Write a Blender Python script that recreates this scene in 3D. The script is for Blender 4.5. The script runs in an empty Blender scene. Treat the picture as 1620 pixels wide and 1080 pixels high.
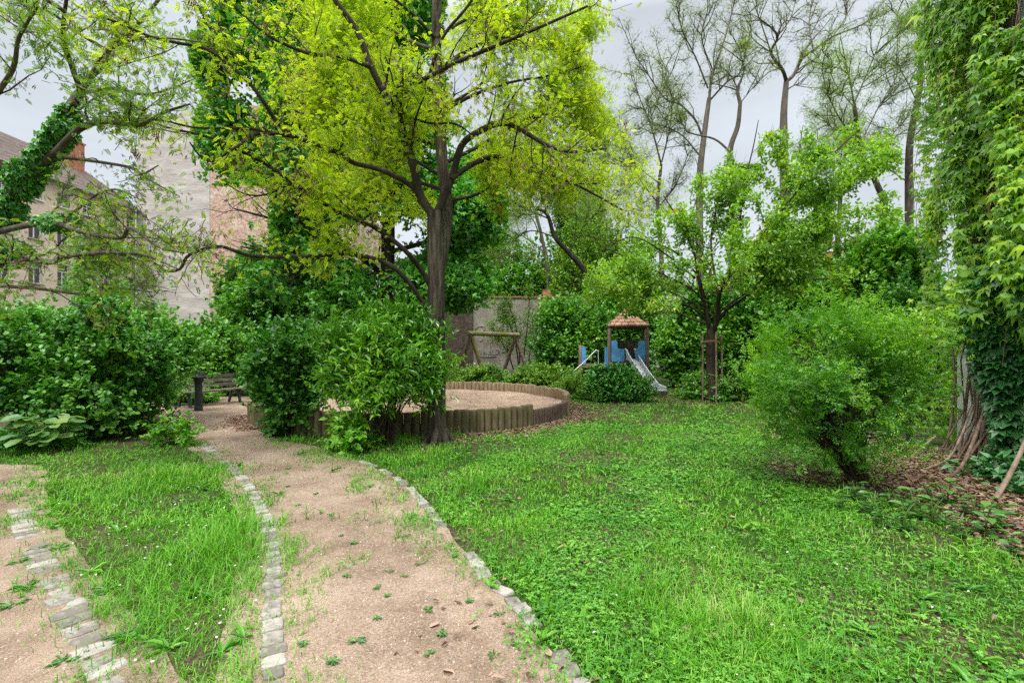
import bpy, math
import numpy as np
from mathutils import Vector

# ------------------------------------------------------------------ camera, world, sun, exposure
scene = bpy.context.scene
C = scene.collection
F, CX, HY, EYE = 765.0, 810.0, 550.0, 1.6      # focal length in photo pixels, centre column, horizon row, eye height

cam_d = bpy.data.cameras.new('camera')
cam = bpy.data.objects.new('camera', cam_d); C.objects.link(cam)
cam.location = (0, 0, EYE); cam.rotation_euler = (math.radians(90), 0, 0)
cam_d.sensor_width = 36; cam_d.lens = F / 1620 * 36; cam_d.shift_y = 10 / 1620
cam_d.clip_start = 0.05; cam_d.clip_end = 2000
scene.camera = cam

SUN_EL, SUN_AZ = math.radians(58), math.radians(200)      # azimuth clockwise from +Y: behind the camera, slightly left
world = bpy.data.worlds.new('World'); scene.world = world; world.use_nodes = True
nt = world.node_tree; N = nt.nodes; Lk = nt.links; N.clear()
wo = N.new('ShaderNodeOutputWorld'); bg = N.new('ShaderNodeBackground'); bg.inputs[1].default_value = 0.1
sky = N.new('ShaderNodeTexSky'); sky.sky_type = 'NISHITA'; sky.sun_disc = False
sky.sun_elevation = SUN_EL; sky.sun_rotation = SUN_AZ
tc = N.new('ShaderNodeTexCoord'); sp = N.new('ShaderNodeSeparateXYZ'); Lk.new(tc.outputs['Generated'], sp.inputs[0])
ramp = N.new('ShaderNodeValToRGB')                          # overcast sky: zenith about three times as bright as the horizon
cr = ramp.color_ramp; cr.elements[0].position = 0.0; cr.elements[0].color = (0.110, 0.119, 0.128, 1)
cr.elements[1].position = 1.0; cr.elements[1].color = (1.0, 1.0, 1.0, 1)
e = cr.elements.new(0.56); e.color = (0.127, 0.136, 0.146, 1)
e = cr.elements.new(0.74); e.color = (0.60, 0.605, 0.61, 1)
Lk.new(sp.outputs[2], ramp.inputs[0])
mp = N.new('ShaderNodeMapping'); mp.inputs['Scale'].default_value = (1, 1, 2.6); Lk.new(tc.outputs['Generated'], mp.inputs[0])
nz = N.new('ShaderNodeTexNoise'); nz.inputs['Scale'].default_value = 1.7; nz.inputs['Detail'].default_value = 6; nz.inputs['Roughness'].default_value = 0.55
Lk.new(mp.outputs[0], nz.inputs[0])
mr = N.new('ShaderNodeMapRange'); mr.inputs[1].default_value = 0.3; mr.inputs[2].default_value = 0.7
mr.inputs[3].default_value = 27.5; mr.inputs[4].default_value = 41; Lk.new(nz.outputs[0], mr.inputs[0])
sc_ = N.new('ShaderNodeVectorMath'); sc_.operation = 'SCALE'; Lk.new(ramp.outputs[0], sc_.inputs[0]); Lk.new(mr.outputs[0], sc_.inputs['Scale'])
mx = N.new('ShaderNodeMixRGB'); mx.inputs[0].default_value = 0.93
Lk.new(sky.outputs[0], mx.inputs[1]); Lk.new(sc_.outputs[0], mx.inputs[2])
Lk.new(mx.outputs[0], bg.inputs[0]); Lk.new(bg.outputs[0], wo.inputs[0])

sl = bpy.data.lights.new('sun', 'SUN'); sl.energy = 1.5; sl.angle = math.radians(14); sl.color = (1, 0.96, 0.88)
so = bpy.data.objects.new('sun', sl); C.objects.link(so)
sd = Vector((math.sin(SUN_AZ) * math.cos(SUN_EL), math.cos(SUN_AZ) * math.cos(SUN_EL), math.sin(SUN_EL)))
so.rotation_euler = sd.to_track_quat('Z', 'Y').to_euler()
vs = scene.view_settings; vs.view_transform = 'Standard'; vs.look = 'None'; vs.gamma = 1; vs.exposure = 0.78
scene.render.film_transparent = False
cy = scene.cycles; cy.use_denoising = False; cy.max_bounces = 9; cy.diffuse_bounces = 6; cy.transmission_bounces = 6; cy.glossy_bounces = 2
cy.transparent_max_bounces = 4; cy.caustics_reflective = False; cy.caustics_refractive = False

# ------------------------------------------------------------------ helpers
def P(px, py, d): return np.array([(px - CX) / F * d, d, EYE - (py - HY) / F * d])
def G(px, py):
    d = EYE * F / (py - HY); return np.array([(px - CX) / F * d, d, 0.0])
def nrm(v):
    v = np.asarray(v, float); return v / (np.linalg.norm(v, axis=-1, keepdims=True) + 1e-9)

class MB:
    """collects quads (numpy) and links them as ONE mesh object"""
    def __init__(s): s.V = []; s.Q = []; s.R = []; s.n = 0
    def add(s, V, Q, rnd=None):
        V = np.asarray(V, float).reshape(-1, 3); Q = np.asarray(Q, int).reshape(-1, 4)
        s.V.append(V); s.Q.append(Q + s.n); s.n += len(V)
        s.R.append(np.full(len(Q), 0.5) if rnd is None else np.broadcast_to(rnd, (len(Q),)))
        return s
    def box(s, c, size, rz=0, ry=0, rx=0, taper=1.0):
        h = np.array(size, float) / 2
        v = np.array([[x, y, z] for z in (-1, 1) for y in (-1, 1) for x in (-1, 1)], float) * h
        v[4:, :2] *= taper
        for a, (i, j) in ((rx, (1, 2)), (ry, (2, 0)), (rz, (0, 1))):
            if a:
                ca, sa = math.cos(a), math.sin(a); vi, vj = v[:, i].copy(), v[:, j].copy()
                v[:, i] = ca * vi - sa * vj; v[:, j] = sa * vi + ca * vj
        s.add(v + np.array(c, float), [[0, 2, 3, 1], [4, 5, 7, 6], [0, 1, 5, 4], [2, 6, 7, 3], [0, 4, 6, 2], [1, 3, 7, 5]], np.random.rand())
        return s
    def bar(s, a, b, w, t, up=(0, 0, 1)):
        a = np.array(a, float); b = np.array(b, float); d = nrm(b - a)
        sx = nrm(np.cross(d, up)); sz = np.cross(sx, d)
        v = [p + sx * i * w / 2 + sz * j * t / 2 for p in (a, b) for j in (-1, 1) for i in (-1, 1)]
        s.add(v, [[0, 1, 3, 2], [4, 6, 7, 5], [0, 4, 5, 1], [2, 3, 7, 6], [0, 2, 6, 4], [1, 5, 7, 3]], np.random.rand())
        return s
    def tube(s, pts, rad, sides=8, cap=True):
        pts = np.asarray(pts, float); n = len(pts); rad = np.broadcast_to(np.asarray(rad, float), (n,))
        t = nrm(np.gradient(pts, axis=0)); ref = np.array([0.31, 0.17, 0.94]) if abs(t[:, 2]).mean() < .8 else np.array([0.9, 0.42, 0.05])
        u = nrm(np.cross(t, ref)); w = np.cross(t, u)
        a = np.arange(sides) / sides * 2 * math.pi
        V = pts[:, None] + rad[:, None, None] * (np.cos(a)[None, :, None] * u[:, None] + np.sin(a)[None, :, None] * w[:, None])
        i = np.arange(n - 1)[:, None] * sides; j = np.arange(sides)[None]; k = (j + 1) % sides
        Q = np.stack([i + j, i + k, i + k + sides, i + j + sides], -1).reshape(-1, 4)
        V = V.reshape(-1, 3); rr = np.random.rand(); s.add(V, Q, rr)
        if cap and sides % 2 == 0:
            for base in (0, (n - 1) * sides):
                ring = V[base:base + sides]
                s.add(ring, [[0, q, q + 1, q + 2] for q in range(1, sides - 2, 2)] if sides > 4 else [[0, 1, 2, 3]], rr)
        return s
    def lathe(s, prof, c, sides=20):
        prof = np.array(prof, float); a = np.arange(sides) / sides * 2 * math.pi; n = len(prof)
        V = np.stack([prof[:, None, 0] * np.cos(a), prof[:, None, 0] * np.sin(a), np.repeat(prof[:, 1:2], sides, 1)], -1).reshape(-1, 3)
        i = np.arange(n - 1)[:, None] * sides; j = np.arange(sides)[None]; k = (j + 1) % sides
        s.add(V + np.array(c), np.stack([i + j, i + k, i + k + sides, i + j + sides], -1).reshape(-1, 4)); return s
    def scatter(s, T, pos, dr, up, sc, rnd=None, wid=1.0):
        """copies leaf template T (verts, quads) to pos, along dr, facing up"""
        tv, tq = T; n = len(pos)
        if n == 0: return s
        dr = nrm(dr); side = nrm(np.cross(dr, up)); w = np.cross(side, dr); sc = np.broadcast_to(np.asarray(sc, float), (n,))
        tv = np.asarray(tv, float); wid = np.broadcast_to(np.asarray(wid, float), (n,))
        V = pos[:, None] + sc[:, None, None] * (tv[None, :, 0:1] * dr[:, None] + tv[None, :, 1:2] * wid[:, None, None] * side[:, None] + tv[None, :, 2:3] * w[:, None])
        tq = np.asarray(tq, int)
        Q = (tq[None] + (np.arange(n) * len(tv))[:, None, None]).reshape(-1, 4)
        if rnd is None: rnd = np.random.rand(n)
        s.add(V.reshape(-1, 3), Q, np.repeat(rnd, len(tq))); return s
    def build(s, name, mat, parent=None, smooth=False, label=None):
        V = np.concatenate(s.V); Q = np.concatenate(s.Q); R = np.concatenate(s.R)
        me = bpy.data.meshes.new(name)
        me.vertices.add(len(V)); me.vertices.foreach_set('co', V.astype(np.float32).ravel())
        me.loops.add(len(Q) * 4); me.loops.foreach_set('vertex_index', Q.astype(np.int32).ravel())
        me.polygons.add(len(Q)); me.polygons.foreach_set('loop_start', (np.arange(len(Q)) * 4).astype(np.int32))
        me.polygons.foreach_set('loop_total', np.full(len(Q), 4, np.int32))
        me.polygons.foreach_set('use_smooth', np.full(len(Q), smooth))
        at = me.attributes.new('rnd', 'FLOAT', 'FACE'); at.data.foreach_set('value', R.astype(np.float32))
        me.update(calc_edges=True)
        me.materials.append(mat)
        o = bpy.data.objects.new(name, me); C.objects.link(o)
        if parent is not None: o.parent = parent
        if label: o['label'] = label
        return o

def tag(o, label=None, cat=None, group=None, kind=None):
    if label: o['label'] = label
    if cat: o['category'] = cat
    if group: o['group'] = group
    if kind: o['kind'] = kind
    return o
def empty(name, loc=(0, 0, 0), rz=0, **k):
    o = bpy.data.objects.new(name, None); C.objects.link(o); o.location = tuple(loc); o.rotation_euler = (0, 0, rz)
    return tag(o, **k)
def copy_tree(o, parent=None):
    c = o.copy(); C.objects.link(c); c.parent = parent
    for ch in list(o.children): copy_tree(ch, c)
    return c
def poly_obj(name, polys, z, mat, parent=None):
    """flat sheet from 2-D outline"""
    me = bpy.data.meshes.new(name); vs_, fs = [], []
    for pl in polys:
        b = len(vs_); vs_ += [(x, y, z) for x, y in pl]; fs.append(list(range(b, b + len(pl))))
    me.from_pydata(vs_, [], fs); me.materials.append(mat)
    o = bpy.data.objects.new(name, me); C.objects.link(o); o.parent = parent; return o
def prism(name, outline, y0, y1, mat, parent=None, axis='y', bevel=0):
    """extrude a 2-D outline (x,z) between y0 and y1 (n-gon faces)"""
    n = len(outline); me = bpy.data.meshes.new(name)
    vv = [(x, y, z) if axis == 'y' else (y, x, z) for y in (y0, y1) for x, z in outline]
    ff = [list(range(n))[::-1], list(range(n, 2 * n))] + [[i, (i + 1) % n, (i + 1) % n + n, i + n] for i in range(n)]
    me.from_pydata(vv, [], ff); me.materials.append(mat); me.update()
    o = bpy.data.objects.new(name, me); C.objects.link(o); o.parent = parent
    return o
def inside(pts, poly):
    x, y = pts[:, 0], pts[:, 1]; r = np.zeros(len(x), bool); n = len(poly)
    for i in range(n):
        x0, y0 = poly[i]; x1, y1 = poly[(i + 1) % n]
        if y0 == y1: continue
        r ^= ((y0 > y) != (y1 > y)) & (x < (x1 - x0) * (y - y0) / (y1 - y0) + x0)
    return r
def spline(ctrl, m=6):
    p = np.asarray(ctrl, float); q = np.vstack([2 * p[0] - p[1], p, 2 * p[-1] - p[-2]]); out = []
    for i in range(1, len(q) - 2):
        t = np.linspace(0, 1, m, endpoint=False)[:, None]
        a, b, c, d = q[i - 1], q[i], q[i + 1], q[i + 2]
        out.append(.5 * (2 * b + (c - a) * t + (2 * a - 5 * b + 4 * c - d) * t ** 2 + (3 * b - a - 3 * c + d) * t ** 3))
    return np.vstack(out + [p[-1:]])
_gr = np.random.default_rng(77); _ph = _gr.uniform(0, 6.28, (12, 3)); _fr = _gr.normal(0, 1, (12, 3))
def vnoise(p, f=1.0):
    """cheap smooth noise about -1..1 from summed sines"""
    p = np.asarray(p, float) * f; s = 0
    for k in range(12): s = s + np.sin(p @ _fr[k] * (1 + .35 * k) + _ph[k, 0]) / (1 + .25 * k)
    return s / 3.2

# ------------------------------------------------------------------ materials
MATS = {}
def newmat(name):
    m = bpy.data.materials.new(name); m.use_nodes = True; t = m.node_tree; t.nodes.clear(); MATS[name] = m
    return m, t, t.nodes, t.links
def rampnode(n, stops):
    r = n.new('ShaderNodeValToRGB'); c = r.color_ramp
    while len(c.elements) < len(stops): c.elements.new(0.5)
    for el, (p_, col) in zip(c.elements, stops): el.position = p_; el.color = (*col, 1)
    return r
def leafmat(name, stops, trans=0.35, gloss=0.06, rough=0.45, nscale=0.8, tgain=(1.15, 1.2, .55)):
    m, t, n, l = newmat(name)
    a = n.new('ShaderNodeAttribute'); a.attribute_name = 'rnd'
    g = n.new('ShaderNodeNewGeometry'); nz = n.new('ShaderNodeTexNoise'); nz.inputs['Scale'].default_value = nscale; nz.inputs['Detail'].default_value = 2
    l.new(g.outputs['Position'], nz.inputs['Vector'])
    mixf = n.new('ShaderNodeMath'); mixf.operation = 'MULTIPLY_ADD'; mixf.inputs[1].default_value = 0.62
    sub = n.new('ShaderNodeMath'); sub.operation = 'MULTIPLY_ADD'; sub.inputs[1].default_value = 1.1; sub.inputs[2].default_value = -.36
    l.new(nz.outputs[0], sub.inputs[0]); l.new(a.outputs['Fac'], mixf.inputs[0]); l.new(sub.outputs[0], mixf.inputs[2])
    r = rampnode(n, stops); l.new(mixf.outputs[0], r.inputs[0])
    d = n.new('ShaderNodeBsdfDiffuse'); tr = n.new('ShaderNodeBsdfTranslucent'); gl = n.new('ShaderNodeBsdfGlossy'); gl.inputs['Roughness'].default_value = rough
    l.new(r.outputs[0], d.inputs[0])
    vm = n.new('ShaderNodeMixRGB'); vm.blend_type = 'MULTIPLY'; vm.inputs[0].default_value = 1; vm.inputs[2].default_value = (*tgain, 1)
    l.new(r.outputs[0], vm.inputs[1]); l.new(vm.outputs[0], tr.inputs[0])
    m1 = n.new('ShaderNodeMixShader'); m1.inputs[0].default_value = trans; l.new(d.outputs[0], m1.inputs[1]); l.new(tr.outputs[0], m1.inputs[2])
    m2 = n.new('ShaderNodeMixShader'); m2.inputs[0].default_value = gloss; l.new(m1.outputs[0], m2.inputs[1]); l.new(gl.outputs[0], m2.inputs[2])
    o = n.new('ShaderNodeOutputMaterial'); l.new(m2.outputs[0], o.inputs[0]); return m
def roughmat(name, stops, scale=8, detail=6, rough=0.85, bump=0.3, stretch=(1, 1, 1), dist=0.02, metal=0, rndw=0.25, moss=None, spec=0.3, wscale=None):
    """noise-coloured solid material in object space, optional moss layer in large patches"""
    m, t, n, l = newmat(name)
    tcn = n.new('ShaderNodeTexCoord'); mpn = n.new('ShaderNodeMapping'); mpn.inputs['Scale'].default_value = stretch; l.new(tcn.outputs['Object'], mpn.inputs[0])
    nz = n.new('ShaderNodeTexNoise'); nz.inputs['Scale'].default_value = scale; nz.inputs['Detail'].default_value = detail; nz.inputs['Roughness'].default_value = 0.62
    l.new(mpn.outputs[0], nz.inputs['Vector'])
    a = n.new('ShaderNodeAttribute'); a.attribute_name = 'rnd'
    f1 = n.new('ShaderNodeMath'); f1.operation = 'MULTIPLY_ADD'; f1.inputs[1].default_value = rndw; l.new(a.outputs['Fac'], f1.inputs[0])
    f0 = n.new('ShaderNodeMath'); f0.operation = 'ADD'; f0.inputs[1].default_value = -rndw / 2; l.new(nz.outputs[0], f0.inputs[0]); l.new(f0.outputs[0], f1.inputs[2])
    r = rampnode(n, stops); l.new(f1.outputs[0], r.inputs[0]); col = r.outputs[0]
    if moss:
        mc, ms, mth = moss
        n2 = n.new('ShaderNodeTexNoise'); n2.inputs['Scale'].default_value = ms; n2.inputs['Detail'].default_value = 5; l.new(tcn.outputs['Object'], n2.inputs['Vector'])
        rr = n.new('ShaderNodeMapRange'); rr.inputs[1].default_value = mth; rr.inputs[2].default_value = mth + .16; l.new(n2.outputs[0], rr.inputs[0])
        mm = n.new('ShaderNodeMixRGB'); l.new(rr.outputs[0], mm.inputs[0]); l.new(col, mm.inputs[1]); mm.inputs[2].default_value = (*mc, 1); col = mm.outputs[0]
    b = n.new('ShaderNodeBsdfPrincipled'); b.inputs['Roughness'].default_value = rough; b.inputs['Metallic'].default_value = metal
    b.inputs['Specular IOR Level'].default_value = spec
    l.new(col, b.inputs['Base Color'])
    if bump:
        bp = n.new('ShaderNodeBump'); bp.inputs['Strength'].default_value = bump; bp.inputs['Distance'].default_value = dist
        l.new(nz.outputs[0], bp.inputs['Height']); l.new(bp.outputs[0], b.inputs['Normal'])
    o = n.new('ShaderNodeOutputMaterial'); l.new(b.outputs[0], o.inputs[0]); return m
def brickmat(name, c1, c2, mortar, bw=0.25, bh=0.08, bump=0.6, stain=None, axis='x', msize=0.012):
    m, t, n, l = newmat(name)
    tcn = n.new('ShaderNodeTexCoord'); s = n.new('ShaderNodeSeparateXYZ'); l.new(tcn.outputs['Object'], s.inputs[0])
    cb = n.new('ShaderNodeCombineXYZ'); l.new(s.outputs[0 if axis == 'x' else 1], cb.inputs[0]); l.new(s.outputs[2], cb.inputs[1])
    wn = n.new('ShaderNodeTexNoise'); wn.inputs['Scale'].default_value = 1.7; wn.inputs['Detail'].default_value = 5; l.new(tcn.outputs['Object'], wn.inputs['Vector'])
    va = n.new('ShaderNodeVectorMath'); va.operation = 'SCALE'; va.inputs['Scale'].default_value = 0.12; l.new(wn.outputs['Color'], va.inputs[0])
    ad = n.new('ShaderNodeVectorMath'); ad.operation = 'ADD'; l.new(cb.outputs[0], ad.inputs[0]); l.new(va.outputs[0], ad.inputs[1])
    br = n.new('ShaderNodeTexBrick'); br.inputs['Scale'].default_value = 1; br.inputs['Brick Width'].default_value = bw; br.inputs['Row Height'].default_value = bh
    br.inputs['Mortar Size'].default_value = msize; br.inputs['Mortar Smooth'].default_value = .4
    br.inputs['Color1'].default_value = (*c1, 1); br.inputs['Color2'].default_value = (*c2, 1); br.inputs['Mortar'].default_value = (*mortar, 1); l.new(ad.outputs[0], br.inputs[0])
    n2 = n.new('ShaderNodeTexNoise'); n2.inputs['Scale'].default_value = 5; n2.inputs['Detail'].default_value = 8; l.new(tcn.outputs['Object'], n2.inputs['Vector'])
    r2 = rampnode(n, [(0.3, (.45, .45, .45)), (0.7, (1.25, 1.25, 1.25))]); l.new(n2.outputs[0], r2.inputs[0])
    mu = n.new('ShaderNodeMixRGB'); mu.blend_type = 'MULTIPLY'; mu.inputs[0].default_value = .8; l.new(br.outputs[0], mu.inputs[1]); l.new(r2.outputs[0], mu.inputs[2]); col = mu.outputs[0]
    if stain:
        sc2, ssc, th = stain
        n3 = n.new('ShaderNodeTexNoise'); n3.inputs['Scale'].default_value = ssc; n3.inputs['Detail'].default_value = 7; n3.inputs['Roughness'].default_value = .7; l.new(tcn.outputs['Object'], n3.inputs['Vector'])
        rr = n.new('ShaderNodeMapRange'); rr.inputs[1].default_value = th; rr.inputs[2].default_value = th + .12; l.new(n3.outputs[0], rr.inputs[0])
        mm = n.new('ShaderNodeMixRGB'); l.new(rr.outputs[0], mm.inputs[0]); l.new(col, mm.inputs[1]); mm.inputs[2].default_value = (*sc2, 1); col = mm.outputs[0]
    b = n.new('ShaderNodeBsdfPrincipled'); b.inputs['Roughness'].default_value = .95; b.inputs['Specular IOR Level'].default_value = .15; l.new(col, b.inputs['Base Color'])
    hm = n.new('ShaderNodeMath'); hm.operation = 'ADD'; l.new(br.outputs['Fac'], hm.inputs[0]); hm.inputs[1].default_value = 0
    hh = n.new('ShaderNodeMath'); hh.operation = 'SUBTRACT'; l.new(n2.outputs[0], hh.inputs[0]); l.new(br.outputs['Fac'], hh.inputs[1])
    bp = n.new('ShaderNodeBump'); bp.inputs['Strength'].default_value = bump; bp.inputs['Distance'].default_value = .04; l.new(hh.outputs[0], bp.inputs['Height']); l.new(bp.outputs[0], b.inputs['Normal'])
    o = n.new('ShaderNodeOutputMaterial'); l.new(b.outputs[0], o.inputs[0]); return m
def plain(name, col, rough=0.5, metal=0, spec=.4):
    c = np.array(col)
    return roughmat(name, [(0.3, tuple(c * .82)), (0.7, tuple(np.minimum(c * 1.12, 1)))], 14, 5, rough, 0.12, metal=metal, spec=spec)

L_robinia = leafmat('robinia_leaf', [(0.03, (.15, .28, .010)), (0.45, (.41, .57, .016)), (0.95, (.64, .70, .05))], .58, .03, tgain=(1.1, 1.15, .6))
L_robinia2 = leafmat('ivy_robinia_leaf', [(0.05, (0.084, 0.204, 0.020)), (0.5, (0.204, 0.372, 0.025)), (0.95, (0.396, 0.504, 0.040))], .45, .04)
L_maple = leafmat('maple_leaf', [(0.05, (0.030, 0.155, 0.013)), (0.5, (0.085, 0.342, 0.021)), (0.95, (0.206, 0.528, 0.039))], .38, .06)
L_cherry = leafmat('cherry_leaf', [(0.05, (0.083, 0.213, 0.010)), (0.5, (0.201, 0.424, 0.016)), (0.9, (0.367, 0.575, 0.026)), (1.0, (0.567, 0.303, 0.034))], .42, .06)
L_back = leafmat('sparse_tree_leaf', [(0.05, (.09, .18, .02)), (0.5, (.18, .30, .035)), (0.95, (.33, .40, .06))], .45, .04)
L_conifer = leafmat('dark_upright_leaf', [(0.05, (0.045, 0.126, 0.039)), (0.5, (0.090, 0.238, 0.065)), (0.95, (0.195, 0.364, 0.117))], .3, .04)
L_ivy = leafmat('ivy_leaf', [(0.05, (0.039, 0.204, 0.022)), (0.5, (0.095, 0.371, 0.034)), (0.95, (0.210, 0.557, 0.072))], .25, .09, .4)
L_shrub = leafmat('mid_green_shrub_leaf', [(0.02, (.018, .11, .012)), (0.45, (.065, .26, .020)), (0.95, (.20, .45, .045))], .32, .06, .45)
L_glossy = leafmat('glossy_shrub_leaf', [(0.05, (0.046, 0.181, 0.007)), (0.5, (0.124, 0.377, 0.010)), (0.95, (0.321, 0.587, 0.025))], .32, .085, .38)
L_mass = leafmat('background_shrub_leaf', [(0.05, (0.043, 0.180, 0.013)), (0.5, (0.107, 0.332, 0.022)), (0.95, (0.262, 0.499, 0.048))], .34, .06, .45, .5)
L_yellow = leafmat('yellow_green_shrub_leaf', [(0.05, (.02, .12, .006)), (0.45, (.10, .33, .008)), (0.95, (.32, .58, .014))], .42, .05)
L_hedge = leafmat('hedge_leaf', [(0.05, (0.073, 0.206, 0.018)), (0.5, (0.169, 0.351, 0.031)), (0.95, (0.339, 0.508, 0.053))], .35, .05)
L_creeper = leafmat('creeper_leaf', [(0.05, (0.085, 0.262, 0.007)), (0.5, (0.224, 0.471, 0.010)), (0.95, (0.482, 0.653, 0.021))], .45, .05, .45, .9)
L_hops = leafmat('dark_vine_leaf', [(0.05, (0.016, 0.115, 0.020)), (0.5, (0.036, 0.196, 0.031)), (0.95, (0.078, 0.299, 0.050))], .25, .08, .45)
L_grass = leafmat('grass_blade', [(0.02, (0.029, 0.155, 0.004)), (0.4, (0.095, 0.332, 0.009)), (0.78, (0.190, 0.453, 0.028)), (0.95, (0.419, 0.475, 0.154))], .32, .03, .5, 1.1)
L_clover = leafmat('clover_leaf', [(0.02, (0.022, 0.127, 0.009)), (0.45, (0.076, 0.287, 0.018)), (0.9, (0.214, 0.468, 0.050)), (1.0, (0.375, 0.426, 0.132))], .28, .04, .5, 1.5)
L_weed = leafmat('weed_leaf', [(0.05, (0.045, 0.162, 0.027)), (0.5, (0.090, 0.246, 0.041)), (0.95, (0.198, 0.323, 0.063))], .25, .07, .45)
L_bright = leafmat('bright_herb_leaf', [(0.05, (.06, .26, .008)), (0.5, (.14, .42, .010)), (0.95, (.28, .52, .02))], .4, .07)
M_pod = leafmat('dry_seed_pod', [(0.1, (.09, .045, .03)), (0.5, (.17, .09, .055)), (0.9, (.27, .16, .10))], .15, .05)
M_dead = leafmat('dead_leaf', [(0.05, (.07, .035, .02)), (0.4, (.19, .105, .065)), (0.75, (.33, .21, .14)), (1, (.46, .34, .26))], .1, .05, nscale=3)
M_yflow = leafmat('yellow_petal', [(0.1, (.75, .48, .01)), (0.9, (.85, .62, .02))], .3, .02)
M_wflow = leafmat('white_petal', [(0.1, (.72, .66, .68)), (0.9, (.85, .82, .83))], .3, .02)

B_dark = roughmat('dark_bark', [(0.3, (.014, .011, .008)), (0.5, (.036, .029, .021)), (0.72, (.085, .07, .052))], 7, 8, .95, 1, (1, 1, .22), .05, moss=((.07, .09, .02), 1.5, .60))
B_trunk = roughmat('furrowed_trunk_bark', [(0.34, (.016, .012, .009)), (0.48, (.062, .050, .036)), (0.66, (.15, .123, .09))], 15, 8, .95, 1, (1, 1, .12), .09, moss=((.10, .11, .04), 1.6, .60))
B_grey = roughmat('grey_bark', [(.3, (.04, .033, .026)), (.5, (.095, .08, .062)), (.7, (.17, .145, .115))], 9, 7, .95, .8, (1, 1, .25), .04, moss=((.16, .15, .04), .7, .60))
B_stem = roughmat('thin_stem_bark', [(0.3, (.03, .022, .015)), (0.7, (.11, .08, .055))], 12, 4, .9, .3)
B_vine = roughmat('dry_vine_bark', [(0.3, (.085, .058, .04)), (0.5, (.19, .135, .095)), (0.7, (.31, .24, .18))], 14, 6, .95, .6, (1, 1, .3))
B_cherry = roughmat('smooth_dark_bark', [(0.3, (.018, .013, .010)), (0.7, (.075, .055, .04))], 9, 6, .8, .5, (1, 1, .5))
B_birch = roughmat('birch_bark', [(0.35, (.06, .05, .045)), (0.45, (.5, .48, .45)), (0.7, (.65, .63, .6))], 6, 5, .8, .2, (1, 1, 2.5))

# ------------------------------------------------------------------ leaf templates  (x along, y across, z up)
def diamond(x0, y0, ln, wd, ang, z=0.0, droop=0.0):
    c, s = math.cos(ang), math.sin(ang); pts = [(0, 0, 0), (.48, wd / 2, .10), (1, 0, -droop), (.48, -wd / 2, .10)]
    return [(x0 + ln * (p[0] * c - p[1] * s), y0 + ln * (p[0] * s + p[1] * c), z + ln * p[2]) for p in pts]
def T_multi(ds):
    v, q = [], []
    for d in ds: q.append([len(v) + i for i in range(4)]); v += d
    return np.array(v), np.array(q)
T_dia = T_multi([diamond(0, 0, 1, .55, 0, 0, .15)])
T_leaf = (np.array([(0, 0, 0), (.32, .26, .07), (.72, .21, .03), (1, 0, -.16), (.72, -.21, .03), (.32, -.26, .07)]), np.array([[0, 3, 2, 1], [0, 5, 4, 3]]))
T_round = (np.array([(0, 0, 0), (.25, .36, .06), (.75, .36, .03), (1, 0, -.08), (.75, -.36, .03), (.25, -.36, .06)]), np.array([[0, 3, 2, 1], [0, 5, 4, 3]]))
T_long = (np.array([(0, 0, 0), (.3, .15, .05), (.7, .13, .0), (1, 0, -.22), (.7, -.13, .0), (.3, -.15, .05)]), np.array([[0, 3, 2, 1], [0, 5, 4, 3]]))
T_lobed = T_multi([diamond(0, 0, 1, .62, 0, 0, .12), diamond(.02, 0, .8, .62, .95, -.01, .12), diamond(.02, 0, .8, .62, -.95, -.01, .12)])
T_palm = T_multi([diamond(.0, 0, 1, .36, 0, 0, .28), diamond(0, 0, .9, .36, .7, 0, .28), diamond(0, 0, .9, .36, -.7, 0, .28), diamond(0, 0, .6, .4, 1.5, 0, .28), diamond(0, 0, .6, .4, -1.5, 0, .28)])
T_pinn = T_multi([diamond(.25 + .17 * k, 0, .27, .72, s * 1.05, -.03 * k * k * .25, .1) for k in range(4) for s in (-1, 1)] + [diamond(.86, 0, .27, .72, 0, -.12, .1)])
T_clov = T_multi([diamond(0, 0, .6, .9, a, .02, -.05) for a in (0, 2.1, -2.1)])
T_blade = (np.array([(0, .5, 0), (0, -.5, 0), (.42, -.42, .10), (.42, .42, .10), (.78, .26, .02), (.78, -.26, .02), (1, .03, -.16), (1, -.03, -.16)]),
           np.array([[0, 1, 2, 3], [3, 2, 5, 4], [4, 5, 7, 6]]))
T_spray = T_multi([diamond(.12 + .15 * k, 0, .34, .42, (1 if k % 2 else -1) * .8, 0, .05) for k in range(5)] + [diamond(.75, 0, .3, .42, 0, 0, .1)])
T_pod = T_multi([diamond(0, 0, 1, .16, 0, 0, .2), diamond(.05, .1, .8, .18, .25, 0, .1)])
T_flower = T_multi([diamond(0, 0, .5, .8, a, 0, -.1) for a in (0, 1.57, 3.14, -1.57)])
T_daisy = T_multi([diamond(0, 0, .5, .5, a, 0, -.05) for a in np.arange(6) * 1.047])
T_stone = (np.array([(x, y, z) for z, k in ((0, 1), (1, .62)) for x, y in ((-.5 * k, -.42 * k), (.5 * k, -.36 * k), (.42 * k, .5 * k), (-.46 * k, .4 * k))]) * [1, 1, .6],
           np.array([[4, 5, 6, 7], [0, 1, 5, 4], [1, 2, 6, 5], [2, 3, 7, 6], [3, 0, 4, 7]]))

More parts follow.
